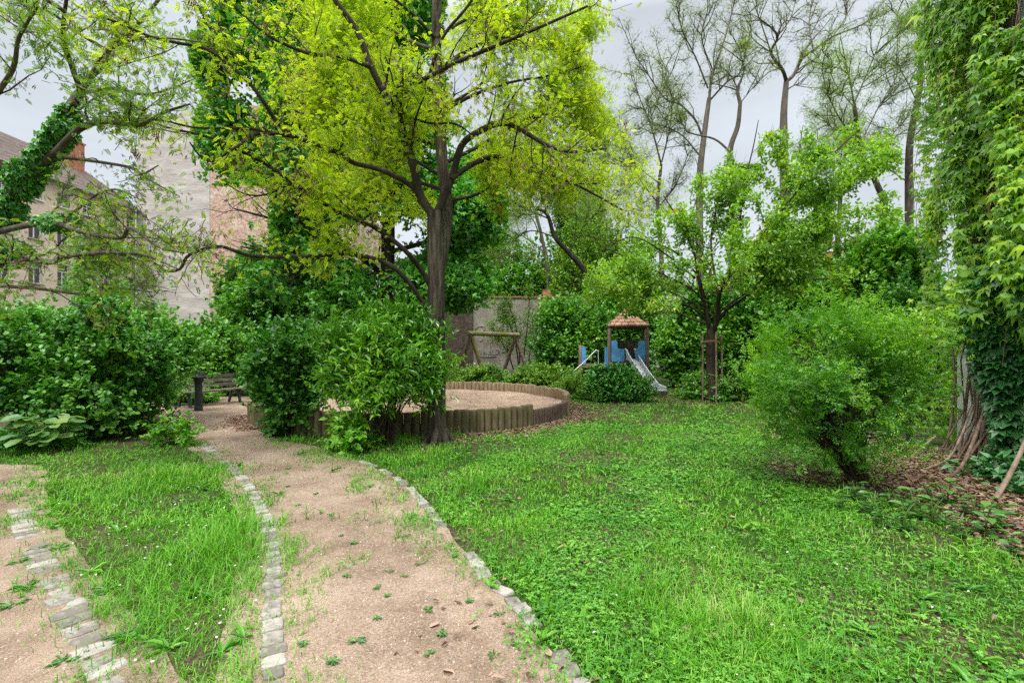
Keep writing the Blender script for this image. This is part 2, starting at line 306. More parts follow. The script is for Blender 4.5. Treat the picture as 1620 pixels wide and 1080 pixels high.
# ------------------------------------------------------------------ tree skeletons
class Tree:
    def __init__(s, seed): s.r = np.random.default_rng(seed); s.lines = []
    def limb(s, pts, r0, r1, lvl=0, m=5, jit=0.0, flare=0):
        p = spline(pts, m); n = len(p)
        if jit: p[1:-1] += s.r.normal(0, jit, (n - 2, 3))
        t = np.linspace(0, 1, n); rad = r0 * (1 - t) ** .8 + r1 * (1 - (1 - t) ** .8)
        if flare: rad = rad * (1 + flare * np.exp(-t * n / m * 3.2))
        s.lines.append((p, rad, lvl)); return p
    def grow(s, p0, d, L, r0, lvl, seg=7, wob=.25, up=.05):
        p = [np.array(p0, float)]; d = nrm(d)
        for i in range(seg - 1):
            d = nrm(d + s.r.normal(0, wob, 3) + np.array([0, 0, up])); p.append(p[-1] + d * L / (seg - 1))
        p = np.array(p); s.lines.append((p, np.linspace(r0, r0 * .3, seg), lvl)); return p
    def sprout(s, lvl, n, L, rr=.5, ang=(.5, 1.1), t0=.25, wob=.22, up=.05, flat=.0, per_m=None, seg=6, rmin=.004, taper=.5):
        for p, rad, lv in [q for q in s.lines if q[2] == lvl]:
            ln = np.linalg.norm(np.diff(p, axis=0), axis=1).sum()
            k = max(1, int(round(per_m * ln))) if per_m else n
            for j in range(k):
                t = s.r.uniform(t0, 1); f = t * (len(p) - 1); i = min(int(f), len(p) - 2)
                q = p[i] + (p[i + 1] - p[i]) * (f - i); tg = nrm(p[i + 1] - p[i])
                a = s.r.uniform(*ang); rv = nrm(np.cross(tg, s.r.normal(0, 1, 3))); rv[2] *= (1 - flat)
                d = tg * math.cos(a) + nrm(rv) * math.sin(a)
                s.grow(q, d, s.r.uniform(*L) * (1 - taper * t), max(rmin, rad[i] * rr), lvl + 1, seg, wob, up)
    def prune(s, f, lv=2):
        s.lines = [q for q in s.lines if q[2] < lv or f(q[0][-1])]
    def mesh(s, lo=0, hi=9, thin=1.0):
        mb = MB()
        for p, rad, lv in s.lines:
            if lo <= lv <= hi: mb.tube(p, np.maximum(rad, .0035) * thin, (14, 8, 6, 4, 4, 4, 4)[lv] if rad[0] > .012 else 4, cap=False)
        return mb
    def points(s, n, lvls, spread=.05, t0=0.0):
        a, b = [], []
        for p, rad, lv in s.lines:
            if lv in lvls:
                k = int(len(p) * t0); a.append(p[k:-1]); b.append(p[k + 1:])
        a = np.vstack(a); b = np.vstack(b); w = np.linalg.norm(b - a, axis=1); i = s.r.choice(len(a), n, p=w / w.sum())
        t = s.r.random((n, 1)); return a[i] + (b[i] - a[i]) * t + s.r.normal(0, spread, (n, 3)), nrm(b[i] - a[i])
    def leaves(s, mb, T, n, lvls, size, spread=.05, droop=-.15, wid=1, t0=0.0, keep=None, cluster=0):
        if cluster:
            c, tg = s.points(max(1, n // cluster), lvls, spread, t0); pos = np.repeat(c, cluster, 0) + s.r.normal(0, size[1] * .8, (len(c) * cluster, 3)); tg = np.repeat(tg, cluster, 0)
        else: pos, tg = s.points(n, lvls, spread, t0)
        if keep is not None:
            k = keep(pos); pos, tg = pos[k], tg[k]
        m = len(pos); dr = nrm(tg * .5 + s.r.normal(0, .8, (m, 3)) + [0, 0, droop]); up = nrm(s.r.normal(0, .7, (m, 3)) + [0, 0, 1])
        return mb.scatter(T, pos, dr, up, s.r.uniform(*size, m), s.r.random(m), wid)

def bush(name, label, cat, c, rad, leaf, mat, n, size, seed, nclump=40, sig=.13, stems=14, bark=None, zbase=0.0, top=1.0, upb=.35, group=None, wild=.10, stem_r=.012, cluster=6, shell=.78, part='foliage', low=.0, ucut=-1.0, inner=.5, boff=(0, 0), hz=1.0, thin=None, parent=None, stempart='stem'):
    """shrub: leafy twig clumps spread through a lumpy ellipsoid on woody stems"""
    r = np.random.default_rng(seed); c = np.array(c, float); rad = np.array(rad, float) * .92
    root = empty(name, (c[0], c[1], 0), label=label, cat=cat, group=group) if parent is None else parent
    off = np.array([c[0], c[1], 0])
    d = nrm(r.normal(0, 1, (nclump, 3))); d[:, 2] = np.where(d[:, 2] < ucut, -d[:, 2], d[:, 2])
    cc = d * (shell + r.uniform(-.22, .14, (nclump, 1)))
    ni = max(1, int(nclump * inner)); inner = nrm(r.normal(0, 1, (ni, 3))) * r.uniform(.15, .7, (ni, 1)); cc = np.vstack([cc, inner])
    m = n // cluster; ci = r.integers(0, len(cc), m)
    tw = cc[ci] + r.normal(0, sig, (m, 3)) * r.uniform(.5, 1.5, (m, 1))
    if wild:
        far = r.random(m) < .06; tw[far] *= 1 + wild * r.uniform(1, 2, (far.sum(), 1))
    tw = tw * rad * [1, 1, top] + [0, 0, c[2]]
    tw = tw[tw[:, 2] > zbase + low]
    if thin: tw = tw[(tw[:, 2] > thin[0]) | (r.random(len(tw)) < thin[1])]
    m = len(tw)
    od = nrm(tw - [0, 0, c[2] * .5]); td = nrm(od + r.normal(0, .35, (m, 3)) + [0, 0, upb])
    tl = size[1] * r.uniform(1.2, 3.2, m)
    k = cluster; t = (np.tile(np.arange(k), m) + r.random(m * k)) / k
    pos = np.repeat(tw, k, 0) + np.repeat(td * tl[:, None], k, 0) * t[:, None]
    sd_ = r.normal(0, 1, (m * k, 3)); dr = nrm(np.repeat(td, k, 0) * .55 + sd_ * .62 + [0, 0, -.05]); up = nrm(np.repeat(od, k, 0) * .38 + r.normal(0, .27, (m * k, 3)) + [0, 0, hz])
    mb = MB().scatter(leaf, pos, dr, up, r.uniform(*size, m * k) * np.exp(r.normal(0, .22, m * k)), np.clip(np.repeat(r.random(m), k) * .55 + r.random(m * k) * .45, 0, 1))
    mb.build(part, mat, root)
    if stems:
        sb = MB(); bark = bark or B_stem
        for i in range(stems):
            a = r.uniform(0, 6.28); b0 = np.array([math.cos(a), math.sin(a), 0]) * r.uniform(.02, .13) * rad[0] * [1, 1, 0] + [boff[0], boff[1], zbase]
            dd = nrm(r.normal(0, 1, 3) * [1, 1, .5] + [0, 0, .7]); e_ = dd * rad * [.8, .8, .75 * top] + [0, 0, c[2]]
            mid = (b0 + e_) / 2 * [.75, .75, 1] + r.normal(0, .05, 3) * rad
            sp_ = spline([b0, mid, e_], 5); sb.tube(sp_, np.linspace(stem_r * r.uniform(.7, 1.3), stem_r * .25, len(sp_)), 5, cap=False)
            for q in range(3):
                j = r.integers(3, len(sp_) - 1); e2 = sp_[j] + nrm(r.normal(0, 1, 3) + dd) * rad.mean() * .45
                sb.tube(spline([sp_[j], (sp_[j] + e2) / 2 + r.normal(0, .03, 3), e2], 3), np.linspace(stem_r * .45, stem_r * .15, 7), 4, cap=False)
        sb.build(stempart, bark, root)
    return root

# ------------------------------------------------------------------ the setting: ground, paths, sand
def groundmat():
    m, t, n, l = newmat('soil')
    tcn = n.new('ShaderNodeTexCoord'); a = n.new('ShaderNodeTexNoise'); a.inputs['Scale'].default_value = .55; a.inputs['Detail'].default_value = 7
    l.new(tcn.outputs['Object'], a.inputs['Vector']); b_ = n.new('ShaderNodeTexNoise'); b_.inputs['Scale'].default_value = 38; b_.inputs['Detail'].default_value = 6
    l.new(tcn.outputs['Object'], b_.inputs['Vector'])
    r1 = rampnode(n, [(0.3, (.03, .022, .014)), (.55, (.085, .065, .04)), (.75, (.19, .145, .095))]); l.new(b_.outputs[0], r1.inputs[0])
    r2 = rampnode(n, [(0.35, (.015, .04, .006)), (.7, (.04, .09, .014))]); l.new(b_.outputs[0], r2.inputs[0])
    f = n.new('ShaderNodeMapRange'); f.inputs[1].default_value = .42; f.inputs[2].default_value = .55; l.new(a.outputs[0], f.inputs[0])
    mm = n.new('ShaderNodeMixRGB'); l.new(f.outputs[0], mm.inputs[0]); l.new(r1.outputs[0], mm.inputs[1]); l.new(r2.outputs[0], mm.inputs[2])
    b = n.new('ShaderNodeBsdfPrincipled'); b.inputs['Roughness'].default_value = 1; b.inputs['Specular IOR Level'].default_value = .1; l.new(mm.outputs[0], b.inputs['Base Color'])
    bp = n.new('ShaderNodeBump'); bp.inputs['Strength'].default_value = .8; bp.inputs['Distance'].default_value = .03; l.new(b_.outputs[0], bp.inputs['Height']); l.new(bp.outputs[0], b.inputs['Normal'])
    o = n.new('ShaderNodeOutputMaterial'); l.new(b.outputs[0], o.inputs[0]); return m
def sandmat(name, base, dark, light, sc1=1.2, dirt=(.15, .105, .068)):
    m, t, n, l = newmat(name)
    tcn = n.new('ShaderNodeTexCoord')
    a = n.new('ShaderNodeTexNoise'); a.inputs['Scale'].default_value = sc1; a.inputs['Detail'].default_value = 8; a.inputs['Roughness'].default_value = .65; l.new(tcn.outputs['Object'], a.inputs['Vector'])
    g = n.new('ShaderNodeTexNoise'); g.inputs['Scale'].default_value = 110; g.inputs['Detail'].default_value = 3; l.new(tcn.outputs['Object'], g.inputs['Vector'])
    v = n.new('ShaderNodeTexVoronoi'); v.inputs['Scale'].default_value = 95; l.new(tcn.outputs['Object'], v.inputs['Vector'])
    r1 = rampnode(n, [(.36, dark), (.5, base), (.64, light)]); l.new(a.outputs[0], r1.inputs[0])
    r2 = rampnode(n, [(.32, (.55, .52, .5)), (.5, (1, 1, 1)), (.70, (1.32, 1.3, 1.3))]); l.new(g.outputs[0], r2.inputs[0])
    mu = n.new('ShaderNodeMixRGB'); mu.blend_type = 'MULTIPLY'; mu.inputs[0].default_value = .85; l.new(r1.outputs[0], mu.inputs[1]); l.new(r2.outputs[0], mu.inputs[2])
    sv = n.new('ShaderNodeSeparateXYZ'); l.new(v.outputs['Color'], sv.inputs[0])
    fl = n.new('ShaderNodeMapRange'); fl.inputs[1].default_value = .86; fl.inputs[2].default_value = .93; fl.inputs[4].default_value = .55; l.new(sv.outputs[0], fl.inputs[0])
    m3 = n.new('ShaderNodeMixRGB'); l.new(fl.outputs[0], m3.inputs[0]); l.new(mu.outputs[0], m3.inputs[1]); m3.inputs[2].default_value = (.38, .32, .27, 1)
    d = n.new('ShaderNodeTexNoise'); d.inputs['Scale'].default_value = 3.1; d.inputs['Detail'].default_value = 9; d.inputs['Roughness'].default_value = .75; l.new(tcn.outputs['Object'], d.inputs['Vector'])
    fd = n.new('ShaderNodeMapRange'); fd.inputs[1].default_value = .55; fd.inputs[2].default_value = .72; fd.inputs[4].default_value = .65; l.new(d.outputs[0], fd.inputs[0])
    m4 = n.new('ShaderNodeMixRGB'); l.new(fd.outputs[0], m4.inputs[0]); l.new(m3.outputs[0], m4.inputs[1]); m4.inputs[2].default_value = (*dirt, 1)
    b = n.new('ShaderNodeBsdfPrincipled'); b.inputs['Roughness'].default_value = 1; b.inputs['Specular IOR Level'].default_value = .12; l.new(m4.outputs[0], b.inputs['Base Color'])
    ad = n.new('ShaderNodeMath'); ad.operation = 'MULTIPLY_ADD'; ad.inputs[1].default_value = 3; l.new(d.outputs[0], ad.inputs[0]); l.new(g.outputs[0], ad.inputs[2])
    bp = n.new('ShaderNodeBump'); bp.inputs['Strength'].default_value = .7; bp.inputs['Distance'].default_value = .012; l.new(ad.outputs[0], bp.inputs['Height']); l.new(bp.outputs[0], b.inputs['Normal'])
    o = n.new('ShaderNodeOutputMaterial'); l.new(b.outputs[0], o.inputs[0]); return m
M_soil = groundmat()
M_path = sandmat('trodden_sand', (.265, .195, .143), (.17, .12, .083), (.345, .265, .20))
M_sand = sandmat('play_sand', (.35, .25, .18), (.26, .18, .13), (.42, .315, .235), 2.2)
rng = np.random.default_rng(5); np.random.seed(3)

g_ = MB(); xs = np.concatenate([[-400, -60], np.linspace(-30, 30, 41), [60, 400]]); ys = np.concatenate([[-60, -5], np.linspace(-2, 45, 40), [90, 600]])
X, Y = np.meshgrid(xs, ys); V = np.stack([X, Y, X * 0], -1).reshape(-1, 3); nx = len(xs)
i = np.arange(len(ys) - 1)[:, None] * nx; j = np.arange(nx - 1)[None]
g_.add(V, np.stack([i + j, i + j + 1, i + j + nx + 1, i + j + nx], -1).reshape(-1, 4))
tag(g_.build('ground', M_soil), kind='structure')

def dense(pxs, m=6, jit=.03):
    p = spline([G(*q) for q in pxs], m)[:, :2]; p = p + np.stack([vnoise(np.c_[p, p[:, :1]], 5), vnoise(np.c_[p[:, ::-1], p[:, :1]], 6)], 1) * jit; return p
pathL = dense([(455, 1500), (440, 1065), (437, 960), (438, 900), (428, 830), (408, 790), (382, 755), (345, 720), (300, 692), (272, 672), (250, 660)])
pathT = np.array([G(200, 650)[:2], G(180, 634)[:2], G(300, 627)[:2], G(400, 628)[:2]])
pathR = dense([(398, 640), (396, 664), (425, 690), (500, 706), (545, 722), (582, 735), (640, 765), (690, 818), (745, 885), (800, 950), (850, 1005), (905, 1068), (1120, 1500)])
PATH = np.vstack([pathL, pathT, pathR])
PATH2 = np.vstack([dense([(-700, 732), (-200, 735), (0, 736), (34, 746), (26, 790), (48, 850), (78, 905), (125, 980), (180, 1065), (330, 1500)]), [G(-1500, 1500)[:2]]])
def widen(poly, dxl, dxr, mid): q = poly.copy(); q[:mid, 0] += dxl; q[mid:, 0] += dxr; return q
SHEET = widen(PATH, -.30, .0, len(pathL)); SHEET2 = PATH2.copy(); SHEET2[:-1, 0] += .32
tag(poly_obj('path', [[tuple(p) for p in SHEET]], .004, M_path), kind='structure')
tag(poly_obj('side_path', [[tuple(p) for p in SHEET2]], .009, M_path), kind='structure')

SC, SR = np.array([-2.42, 12.47]), 3.8                     # sandpit centre and radius
sb_ = MB(); rr_ = np.linspace(0.02, SR - .04, 16); aa = np.arange(64) / 64 * 2 * math.pi
V = np.stack([SC[0] + rr_[:, None] * np.cos(aa), SC[1] + rr_[:, None] * np.sin(aa), np.full((16, 64), .2)], -1)
V[..., 2] += vnoise(V.reshape(-1, 3), 2.2).reshape(16, 64) * .03 + rng.normal(0, .008, (16, 64))
i = np.arange(15)[:, None] * 64; j = np.arange(64)[None]; k = (j + 1) % 64
sb_.add(V.reshape(-1, 3), np.stack([i + j, i + k, i + k + 64, i + j + 64], -1).reshape(-1, 4)); sb_.add(V[0][[0, 16, 32, 48]], [[0, 1, 2, 3]])
tag(sb_.build('sand', M_sand, smooth=True), kind='structure')

# ------------------------------------------------------------------ log borders of the sandpit
W_logmoss = roughmat('mossy_log_wood', [(.3, (.05, .038, .022)), (.5, (.125, .095, .055)), (.7, (.23, .18, .11))], 10, 6, .9, .5, (1, 1, .25), .02, rndw=.5, moss=((.085, .105, .018), 2.2, .46))
W_logbrown = roughmat('brown_plank_wood', [(.3, (.065, .045, .035)), (.5, (.12, .085, .065)), (.7, (.19, .145, .115))], 10, 6, .9, .4, (1, 1, .3), .02, rndw=.4)
W_logback = roughmat('weathered_log_wood', [(.3, (.15, .105, .06)), (.5, (.27, .20, .125)), (.7, (.40, .31, .21))], 10, 6, .9, .4, (1, 1, .3), .02, rndw=.5)
def logs(a0, a1, dia, h, mat, label, hj=.012):
    root = empty('log_border', (SC[0], SC[1], 0), label=label, cat='log border', group='log borders round the sandpit')
    n = int(abs(math.radians(a1 - a0)) * SR / (dia * .97)); meshes = []
    for v in range(6):
        m = MB(); r = dia / 2; prof = [(r * .97, -.1), (r, .05), (r * .985, h * .5), (r * 1.0, h - .02), (r * .9, h), (r * .5, h + .004), (0.002, h + .003)]
        m.lathe(prof, (0, 0, 0), 10); o = m.build('log', mat, root, smooth=True); meshes.append(o)
    for i in range(n):
        a = math.radians(a0 + (a1 - a0) * (i + .5) / n); o = meshes[i] if i < 6 else meshes[rng.integers(6)].copy()
        if i >= 6: C.objects.link(o); o.parent = root
        q = SR + rng.normal(0, .008); o.location = (q * math.cos(a), q * math.sin(a), rng.normal(0, hj)); o.rotation_euler = (rng.normal(0, .012), rng.normal(0, .012), rng.uniform(0, 6.28))
    return root
logs(-149, -42, .155, .44, W_logmoss, 'mossy front row of upright logs edging the sandpit, nearest the path')
logs(-42, -13, .105, .33, W_logbrown, 'low dark brown row of thin upright logs at the lowered right edge of the sandpit', .004)
logs(-13, 178, .155, .47, W_logback, 'dry brown curved row of upright logs along the far side of the sandpit')

# ------------------------------------------------------------------ granite sett edgings
S_granite = roughmat('granite_sett', [(.3, (.15, .135, .115)), (.5, (.25, .23, .205)), (.7, (.34, .315, .285))], 22, 8, .9, .6, (1, 1, 1), .01, rndw=.5, moss=((.20, .155, .10), 9, .60))
def sett_mesh(seed):
    r = np.random.default_rng(seed); rings = []
    for z, k in ((-.4, 1), (.1, 1.0), (.24, .95), (.30, .82)):
        a = np.arange(12) / 12 * 2 * math.pi + .26; sq = np.stack([np.sign(np.cos(a)) * np.abs(np.cos(a)) ** .45, np.sign(np.sin(a)) * np.abs(np.sin(a)) ** .45], 1)
        if not rings: jj = 1 + r.normal(0, .07, (12, 1))
        rings.append(np.c_[sq * .5 * k * jj, np.full(12, z) + r.normal(0, .02, 12) * (z > 0)])
    V = np.vstack(rings); Q = [[q * 12 + i, q * 12 + (i + 1) % 12, q * 12 + 12 + (i + 1) % 12, q * 12 + 12 + i] for q in range(3) for i in range(12)]
    Q += [[36, 36 + i, 37 + i, 38 + i] for i in range(1, 10, 2)]
    return V, Q
SETTS = [sett_mesh(s) for s in range(8)]; SM = []
def edging(pxs, wid, ln, label, skip=(), hgt=.062, drop=.0):
    root = empty('stone_edging', G(*pxs[len(pxs) // 2]), label=label, cat='stone edging', group='granite sett edgings of the paths')
    p = spline([G(*q) for q in pxs], 14); s = np.r_[0, np.cumsum(np.linalg.norm(np.diff(p, axis=0), axis=1))]
    t = 0; c0 = np.array(root.location); k = 0
    while t < s[-1] and k < 100:
        L = ln * rng.uniform(.75, 1.3); x = np.interp(t, s, p[:, 0]); y = np.interp(t, s, p[:, 1]); x2 = np.interp(t + .03, s, p[:, 0]); y2 = np.interp(t + .03, s, p[:, 1])
        a = math.atan2(y2 - y, x2 - x); fr = t / s[-1]; t += L + .004
        if any(u < fr < v for u, v in skip) or rng.random() < drop: continue
        V, Q = SETTS[rng.integers(8)]; m = MB().add(V * [L, wid * rng.uniform(.85, 1.15), hgt], Q, rng.random()); o = m.build('sett', S_granite, root, smooth=False)
        o.location = (x - c0[0] + rng.normal(0, .006), y - c0[1] + rng.normal(0, .006), rng.uniform(-.008, .004) - .002); o.rotation_euler = (rng.normal(0, .05), rng.normal(0, .05), a + rng.normal(0, .08)); k += 1
EA = [(432, 1130), (434, 1065), (431, 1000), (431, 940), (433, 880), (424, 835), (411, 800), (385, 760), (352, 726), (322, 705)]
EB = [(575, 731), (600, 742), (640, 765), (668, 795), (692, 822), (718, 850), (745, 880), (775, 918), (815, 955), (850, 995), (880, 1030), (908, 1068), (945, 1130)]
EC = [(205, 1130), (168, 1060), (122, 985), (98, 945), (72, 900), (50, 860), (38, 835), (30, 805)]
edging(EA, .12, .115, 'row of pale granite setts between the left grass wedge and the main path', [(.80, .86)], drop=.04)
edging(EB, .10, .13, 'row of granite setts curving along the lawn on the right of the main path', [(.56, .66)], drop=.10)
edging(EC, .175, .115, 'wide row of worn granite setts at the bottom left beside the side path', [(.66, .74)], drop=.03)

# ------------------------------------------------------------------ buildings and walls
M_cream = roughmat('cream_render', [(.3, (.64, .52, .42)), (.7, (.74, .62, .52))], 1.2, 7, .95, .1)
M_plaster = roughmat('grey_rough_plaster', [(.30, (.44, .405, .375)), (.5, (.55, .52, .49)), (.7, (.63, .605, .575))], .55, 10, .95, 1, (1, 1, 2.2), .12)
M_brick = brickmat('pink_brick', (.70, .45, .34), (.56, .36, .28), (.68, .59, .50), .28, .10, .8, ((.74, .64, .54), .8, .52))
M_oldbrick = brickmat('sooty_brick', (.135, .095, .078), (.09, .066, .056), (.19, .16, .135), .26, .085, 1.0, ((.20, .155, .12), 2.2, .58))
M_redbrick = brickmat('orange_brick', (.52, .17, .09), (.42, .13, .07), (.5, .38, .3), .26, .085, .5)
M_oldplaster = roughmat('stained_plaster', [(.32, (.11, .09, .075)), (.45, (.24, .205, .175)), (.62, (.36, .325, .28)), (.75, (.44, .41, .37))], .9, 10, .95, .6, (1, 1, 1), .05)
M_white = roughmat('white_render', [(.3, (.66, .66, .67)), (.7, (.78, .78, .79))], 1, 6, .9, .1)
M_tile = roughmat('brown_roof_tile', [(.3, (.10, .075, .065)), (.7, (.21, .165, .15))], 3, 6, .9, .6, (1, 1, 1), .05)
M_redtile = roughmat('red_roof_tile', [(.3, (.42, .13, .07)), (.7, (.60, .24, .15))], 4, 6, .9, .4)
M_glass = plain('window_glass', (.045, .055, .065), .08, 0, .8)
M_frame = plain('white_window_frame', (.72, .72, .72), .5)
M_metal = plain('zinc', (.35, .36, .37), .4, .8)
M_board = plain('beige_board', (.45, .36, .24), .7)

def window(root, o, ax, w, h, nrm_, mull=1):
    """recessed casement: frame with a glass pane; o = centre on the wall, ax = axis along wall ('x' or 'y')"""
    f = MB(); t = .07
    def bx(du, dz, su, sz, dn, sn):
        c = [o[0], o[1], o[2] + dz]; s3 = [0, 0, sz]
        if ax == 'x': c[0] += du; c[1] += nrm_ * dn; s3[0] = su; s3[1] = sn
        else: c[1] += du; c[0] += nrm_ * dn; s3[1] = su; s3[0] = sn
        return c, s3
    for du, dz, su, sz in ((-w / 2 + t / 2, 0, t, h), (w / 2 - t / 2, 0, t, h), (0, h / 2 - t / 2, w - 2 * t, t), (0, -h / 2 + t / 2, w - 2 * t, t), (0, h * .18, w - 2 * t, t * .7)): f.box(*bx(du, dz, su, sz, -.16, .08))
    if mull: f.box(*bx(0, -.13 * h, t, h * .60, -.16, .07))
    fo = f.build('window', M_frame, root)
    MB().box(*bx(0, 0, w - .1, h - .1, -.185, .02)).build('pane', M_glass, fo)
    MB().box(*bx(0, -h / 2 - .04, w + .2, .07, .02, .22)).build('sill', M_metal if h > 1.3 else M_frame, fo)
def holed_wall(mb, ax, pos, u0, u1, z0, z1, holes, nrm_, th=.25):
    us = sorted({u0, u1, *[h[0] for h in holes], *[h[1] for h in holes]}); zs = sorted({z0, z1, *[h[2] for h in holes], *[h[3] for h in holes]})
    def p(u, z, d=0): return (u, pos - nrm_ * d, z) if ax == 'x' else (pos - nrm_ * d, u, z)
    for a, b in zip(us[:-1], us[1:]):
        for c, d in zip(zs[:-1], zs[1:]):
            if any(h[0] <= a and b <= h[1] and h[2] <= c and d <= h[3] for h in holes): continue
            mb.add([p(a, c), p(b, c), p(b, d), p(a, d)], [[0, 1, 2, 3]])
    for h in holes:
        for (a, c), (b, d) in (((h[0], h[2]), (h[1], h[2])), ((h[1], h[2]), (h[1], h[3])), ((h[1], h[3]), (h[0], h[3])), ((h[0], h[3]), (h[0], h[2]))):
            mb.add([p(a, c), p(b, d), p(b, d, th), p(a, c, th)], [[0, 1, 2, 3]])

# long cream apartment house on the left, its facade running away from the camera
b = empty('apartment_house', (-38, 32, 0), label='long cream rendered apartment house with tiled roof, behind the left-hand tree', cat='apartment house'); bo = np.array(b.location)
def rel(mb): mb.V = [v - bo for v in mb.V]; return mb
FX = -33.8; wl = MB(); holes = []; wins = []
for y in np.arange(21.4, 43, 2.15):
    for zc, h in ((3.7, 1.7), (7.0, 1.7), (10.1, 1.6), (12.7, 1.1)):
        holes.append((y - .5, y + .5, zc - h / 2, zc + h / 2)); wins.append((y, zc, h))
holed_wall(wl, 'y', FX, 18, 43.4, 0, 14, holes, 1)
wl.add([(FX, 18, 0), (FX - 10, 18, 0), (FX - 10, 18, 14), (FX, 18, 14)], [[0, 1, 2, 3]]).add([(FX - .3, 18, 0), (FX - .3, 43.4, 0), (FX - .3, 43.4, 14), (FX - .3, 18, 14)], [[0, 1, 2, 3]])
rel(wl).build('wall', M_cream, b)
for y, zc, h in wins: window(b, (FX - bo[0], y - bo[1], zc), 'y', 1.0, h, 1)
rf = MB()
for i in range(26):                                        # tile courses
    x0 = FX + .45 - i * .24; z0 = 13.95 + i * .17
    rf.add([(x0, 17.8, z0), (x0, 43.45, z0), (x0 - .26, 43.45, z0 + .15), (x0 - .26, 17.8, z0 + .15), (x0, 17.8, z0 - .05), (x0, 43.45, z0 - .05)], [[0, 1, 2, 3], [4, 5, 1, 0]], rng.random())
rel(rf); ro = rf.build('roof', M_tile, b)
for y, w, top in ((24, 1.0, 19.6), (33.5, .9, 19.3), (41.8, 1.6, 19.4)):
    c = MB().box((FX - 4.2, y, top - 1.5), (.7, w, 3)).box((FX - 4.2, y, top + .06), (.85, w + .15, .12)); rel(c).build('chimney', M_redbrick if y > 40 else M_cream, ro)
gt = MB().tube([(FX + .5, 17.8, 13.86), (FX + .5, 43.4, 13.86)], .08, 6); rel(gt).build('gutter', M_metal, b)
for y in (30.1, 41.2):
    dp = MB().tube([(FX + .12, y, 13.8), (FX + .12, y, .2)], .06, 6); rel(dp).build('downpipe', M_metal, b)

# tall windowless gable: grey plaster half and pink brick half, with an orange chimney
b = empty('tenement_gable', (-27, 44, 0), label='tall windowless gable of grey plaster and pink brick with orange chimney', cat='tenement building')
prism('plaster_wall', [(-6.8, 0), (-.2, 0), (-.2, 23.6), (-4.8, 22.0), (-6.3, 20.8), (-6.8, 19.2)], -.5, 10, M_plaster, b)
prism('brick_wall', [(-.2, 0), (12.5, 0), (12.5, 15), (9.5, 21.5), (2.0, 24.0), (-.2, 23.6)], -.46, 10, M_brick, b)
MB().box((.2, .2, 24.7), (1.5, 1.0, 2.6)).box((.2, .2, 26.05), (1.65, 1.15, .12)).build('chimney', M_redbrick, b)
MB().box((-7.05, .3, 19.3), (.5, 1.7, .35)).box((-6.95, .3, 19.0), (.3, 1.6, .25)).build('cornice', M_tile, b)

# white house seen under the maple
b = empty('white_house', (-16.5, 47, 0), label='white rendered house glimpsed beneath the dark green maple', cat='house')
wl = MB(); holes = [(x - .55, x + .55, z - .8, z + .8) for x in (-5.5, -2.8, -.2, 2.4, 5) for z in (3.0, 5.6, 8.4)]
holed_wall(wl, 'x', 0, -7.5, 7, 0, 9.9, holes, -1); wl.add([(-7.5, 0, 0), (-7.5, 8, 0), (-7.5, 8, 9.9), (-7.5, 0, 9.9)], [[0, 1, 2, 3]]).add([(7, 0, 0), (7, 8, 0), (7, 8, 9.9), (7, 0, 9.9)], [[0, 1, 2, 3]])
wl.add([(-7.5, .3, 0), (7, .3, 0), (7, .3, 9.9), (-7.5, .3, 9.9)], [[0, 1, 2, 3]]); wl.build('wall', M_white, b)
for h in holes: window(b, ((h[0] + h[1]) / 2, 0, (h[2] + h[3]) / 2), 'x', 1.1, 1.6, -1)
MB().box((0, 4, 10.0), (15.2, 9, .2)).build('roof', M_metal, b)
bl = MB()
for x in (-1.4, -.4, .8): bl.box((x, -.5, 4.5), (.14, .1, 9))
bl.build('balcony_post', M_board, b)
MB().box((-.3, -.35, 4.2), (3.2, .6, .14)).box((-.3, -.6, 4.7), (3.2, .04, .8)).build('balcony', M_board, b)

# house with a red roof showing over the shrubs on the right
b = empty('red_roofed_house', (27.5, 42, 0), label='distant house whose red tiled roof peeks over the right-hand shrubs', cat='house')
MB().box((0, 3, 4.2), (9, 6, 8.4)).build('wall', M_cream, b)
prism('roof', [(-4.8, 8.41), (4.8, 8.41), (3.5, 9.9), (-3.5, 9.9)], -.3, 6.3, M_redtile, b)
b = empty('grey_shed', (12.2, 40, 0), label='pale grey wall of a building glimpsed left of the red roof', cat='building')
MB().box((0, 2, 3.2), (5.5, 4, 6.4)).build('wall', M_white, b); prism('roof', [(-3, 6.41), (3, 6.41), (0, 7.6)], -.3, 4.3, M_tile, b)

# old yard wall behind the swings
b = empty('yard_wall', (-2.5, 28, 0), label='old yard wall, sooty brick at left and stained plaster at right, behind the swings', cat='wall')
MB().box((-4.1, .2, 2.28), (7.8, .4, 4.56)).build('brick_section', M_oldbrick, b)
MB().box((-4.1, .2, 4.59), (7.9, .5, .06)).build('coping', M_oldbrick, b)
MB().box((0, .12, 2.43), (.42, .6, 4.86)).box((0, .12, 4.9), (.5, .68, .08)).build('pillar', M_oldbrick, b)
ps = MB().box((3.9, .22, 2.25), (7.38, .4, 4.5)).build('plaster_section', M_oldplaster, b)
MB().box((3.9, .2, 4.54), (7.38, .5, .08)).build('coping', M_redbrick, b)
MB().box((4.5, .15, 4.72), (.4, .55, .45)).build('pillar', M_redbrick, b)
gr_ = MB(); gx = lambda px, py: ((px - CX) / F * 28 + 2.5, -.012, EYE - (py - HY) / F * 28)
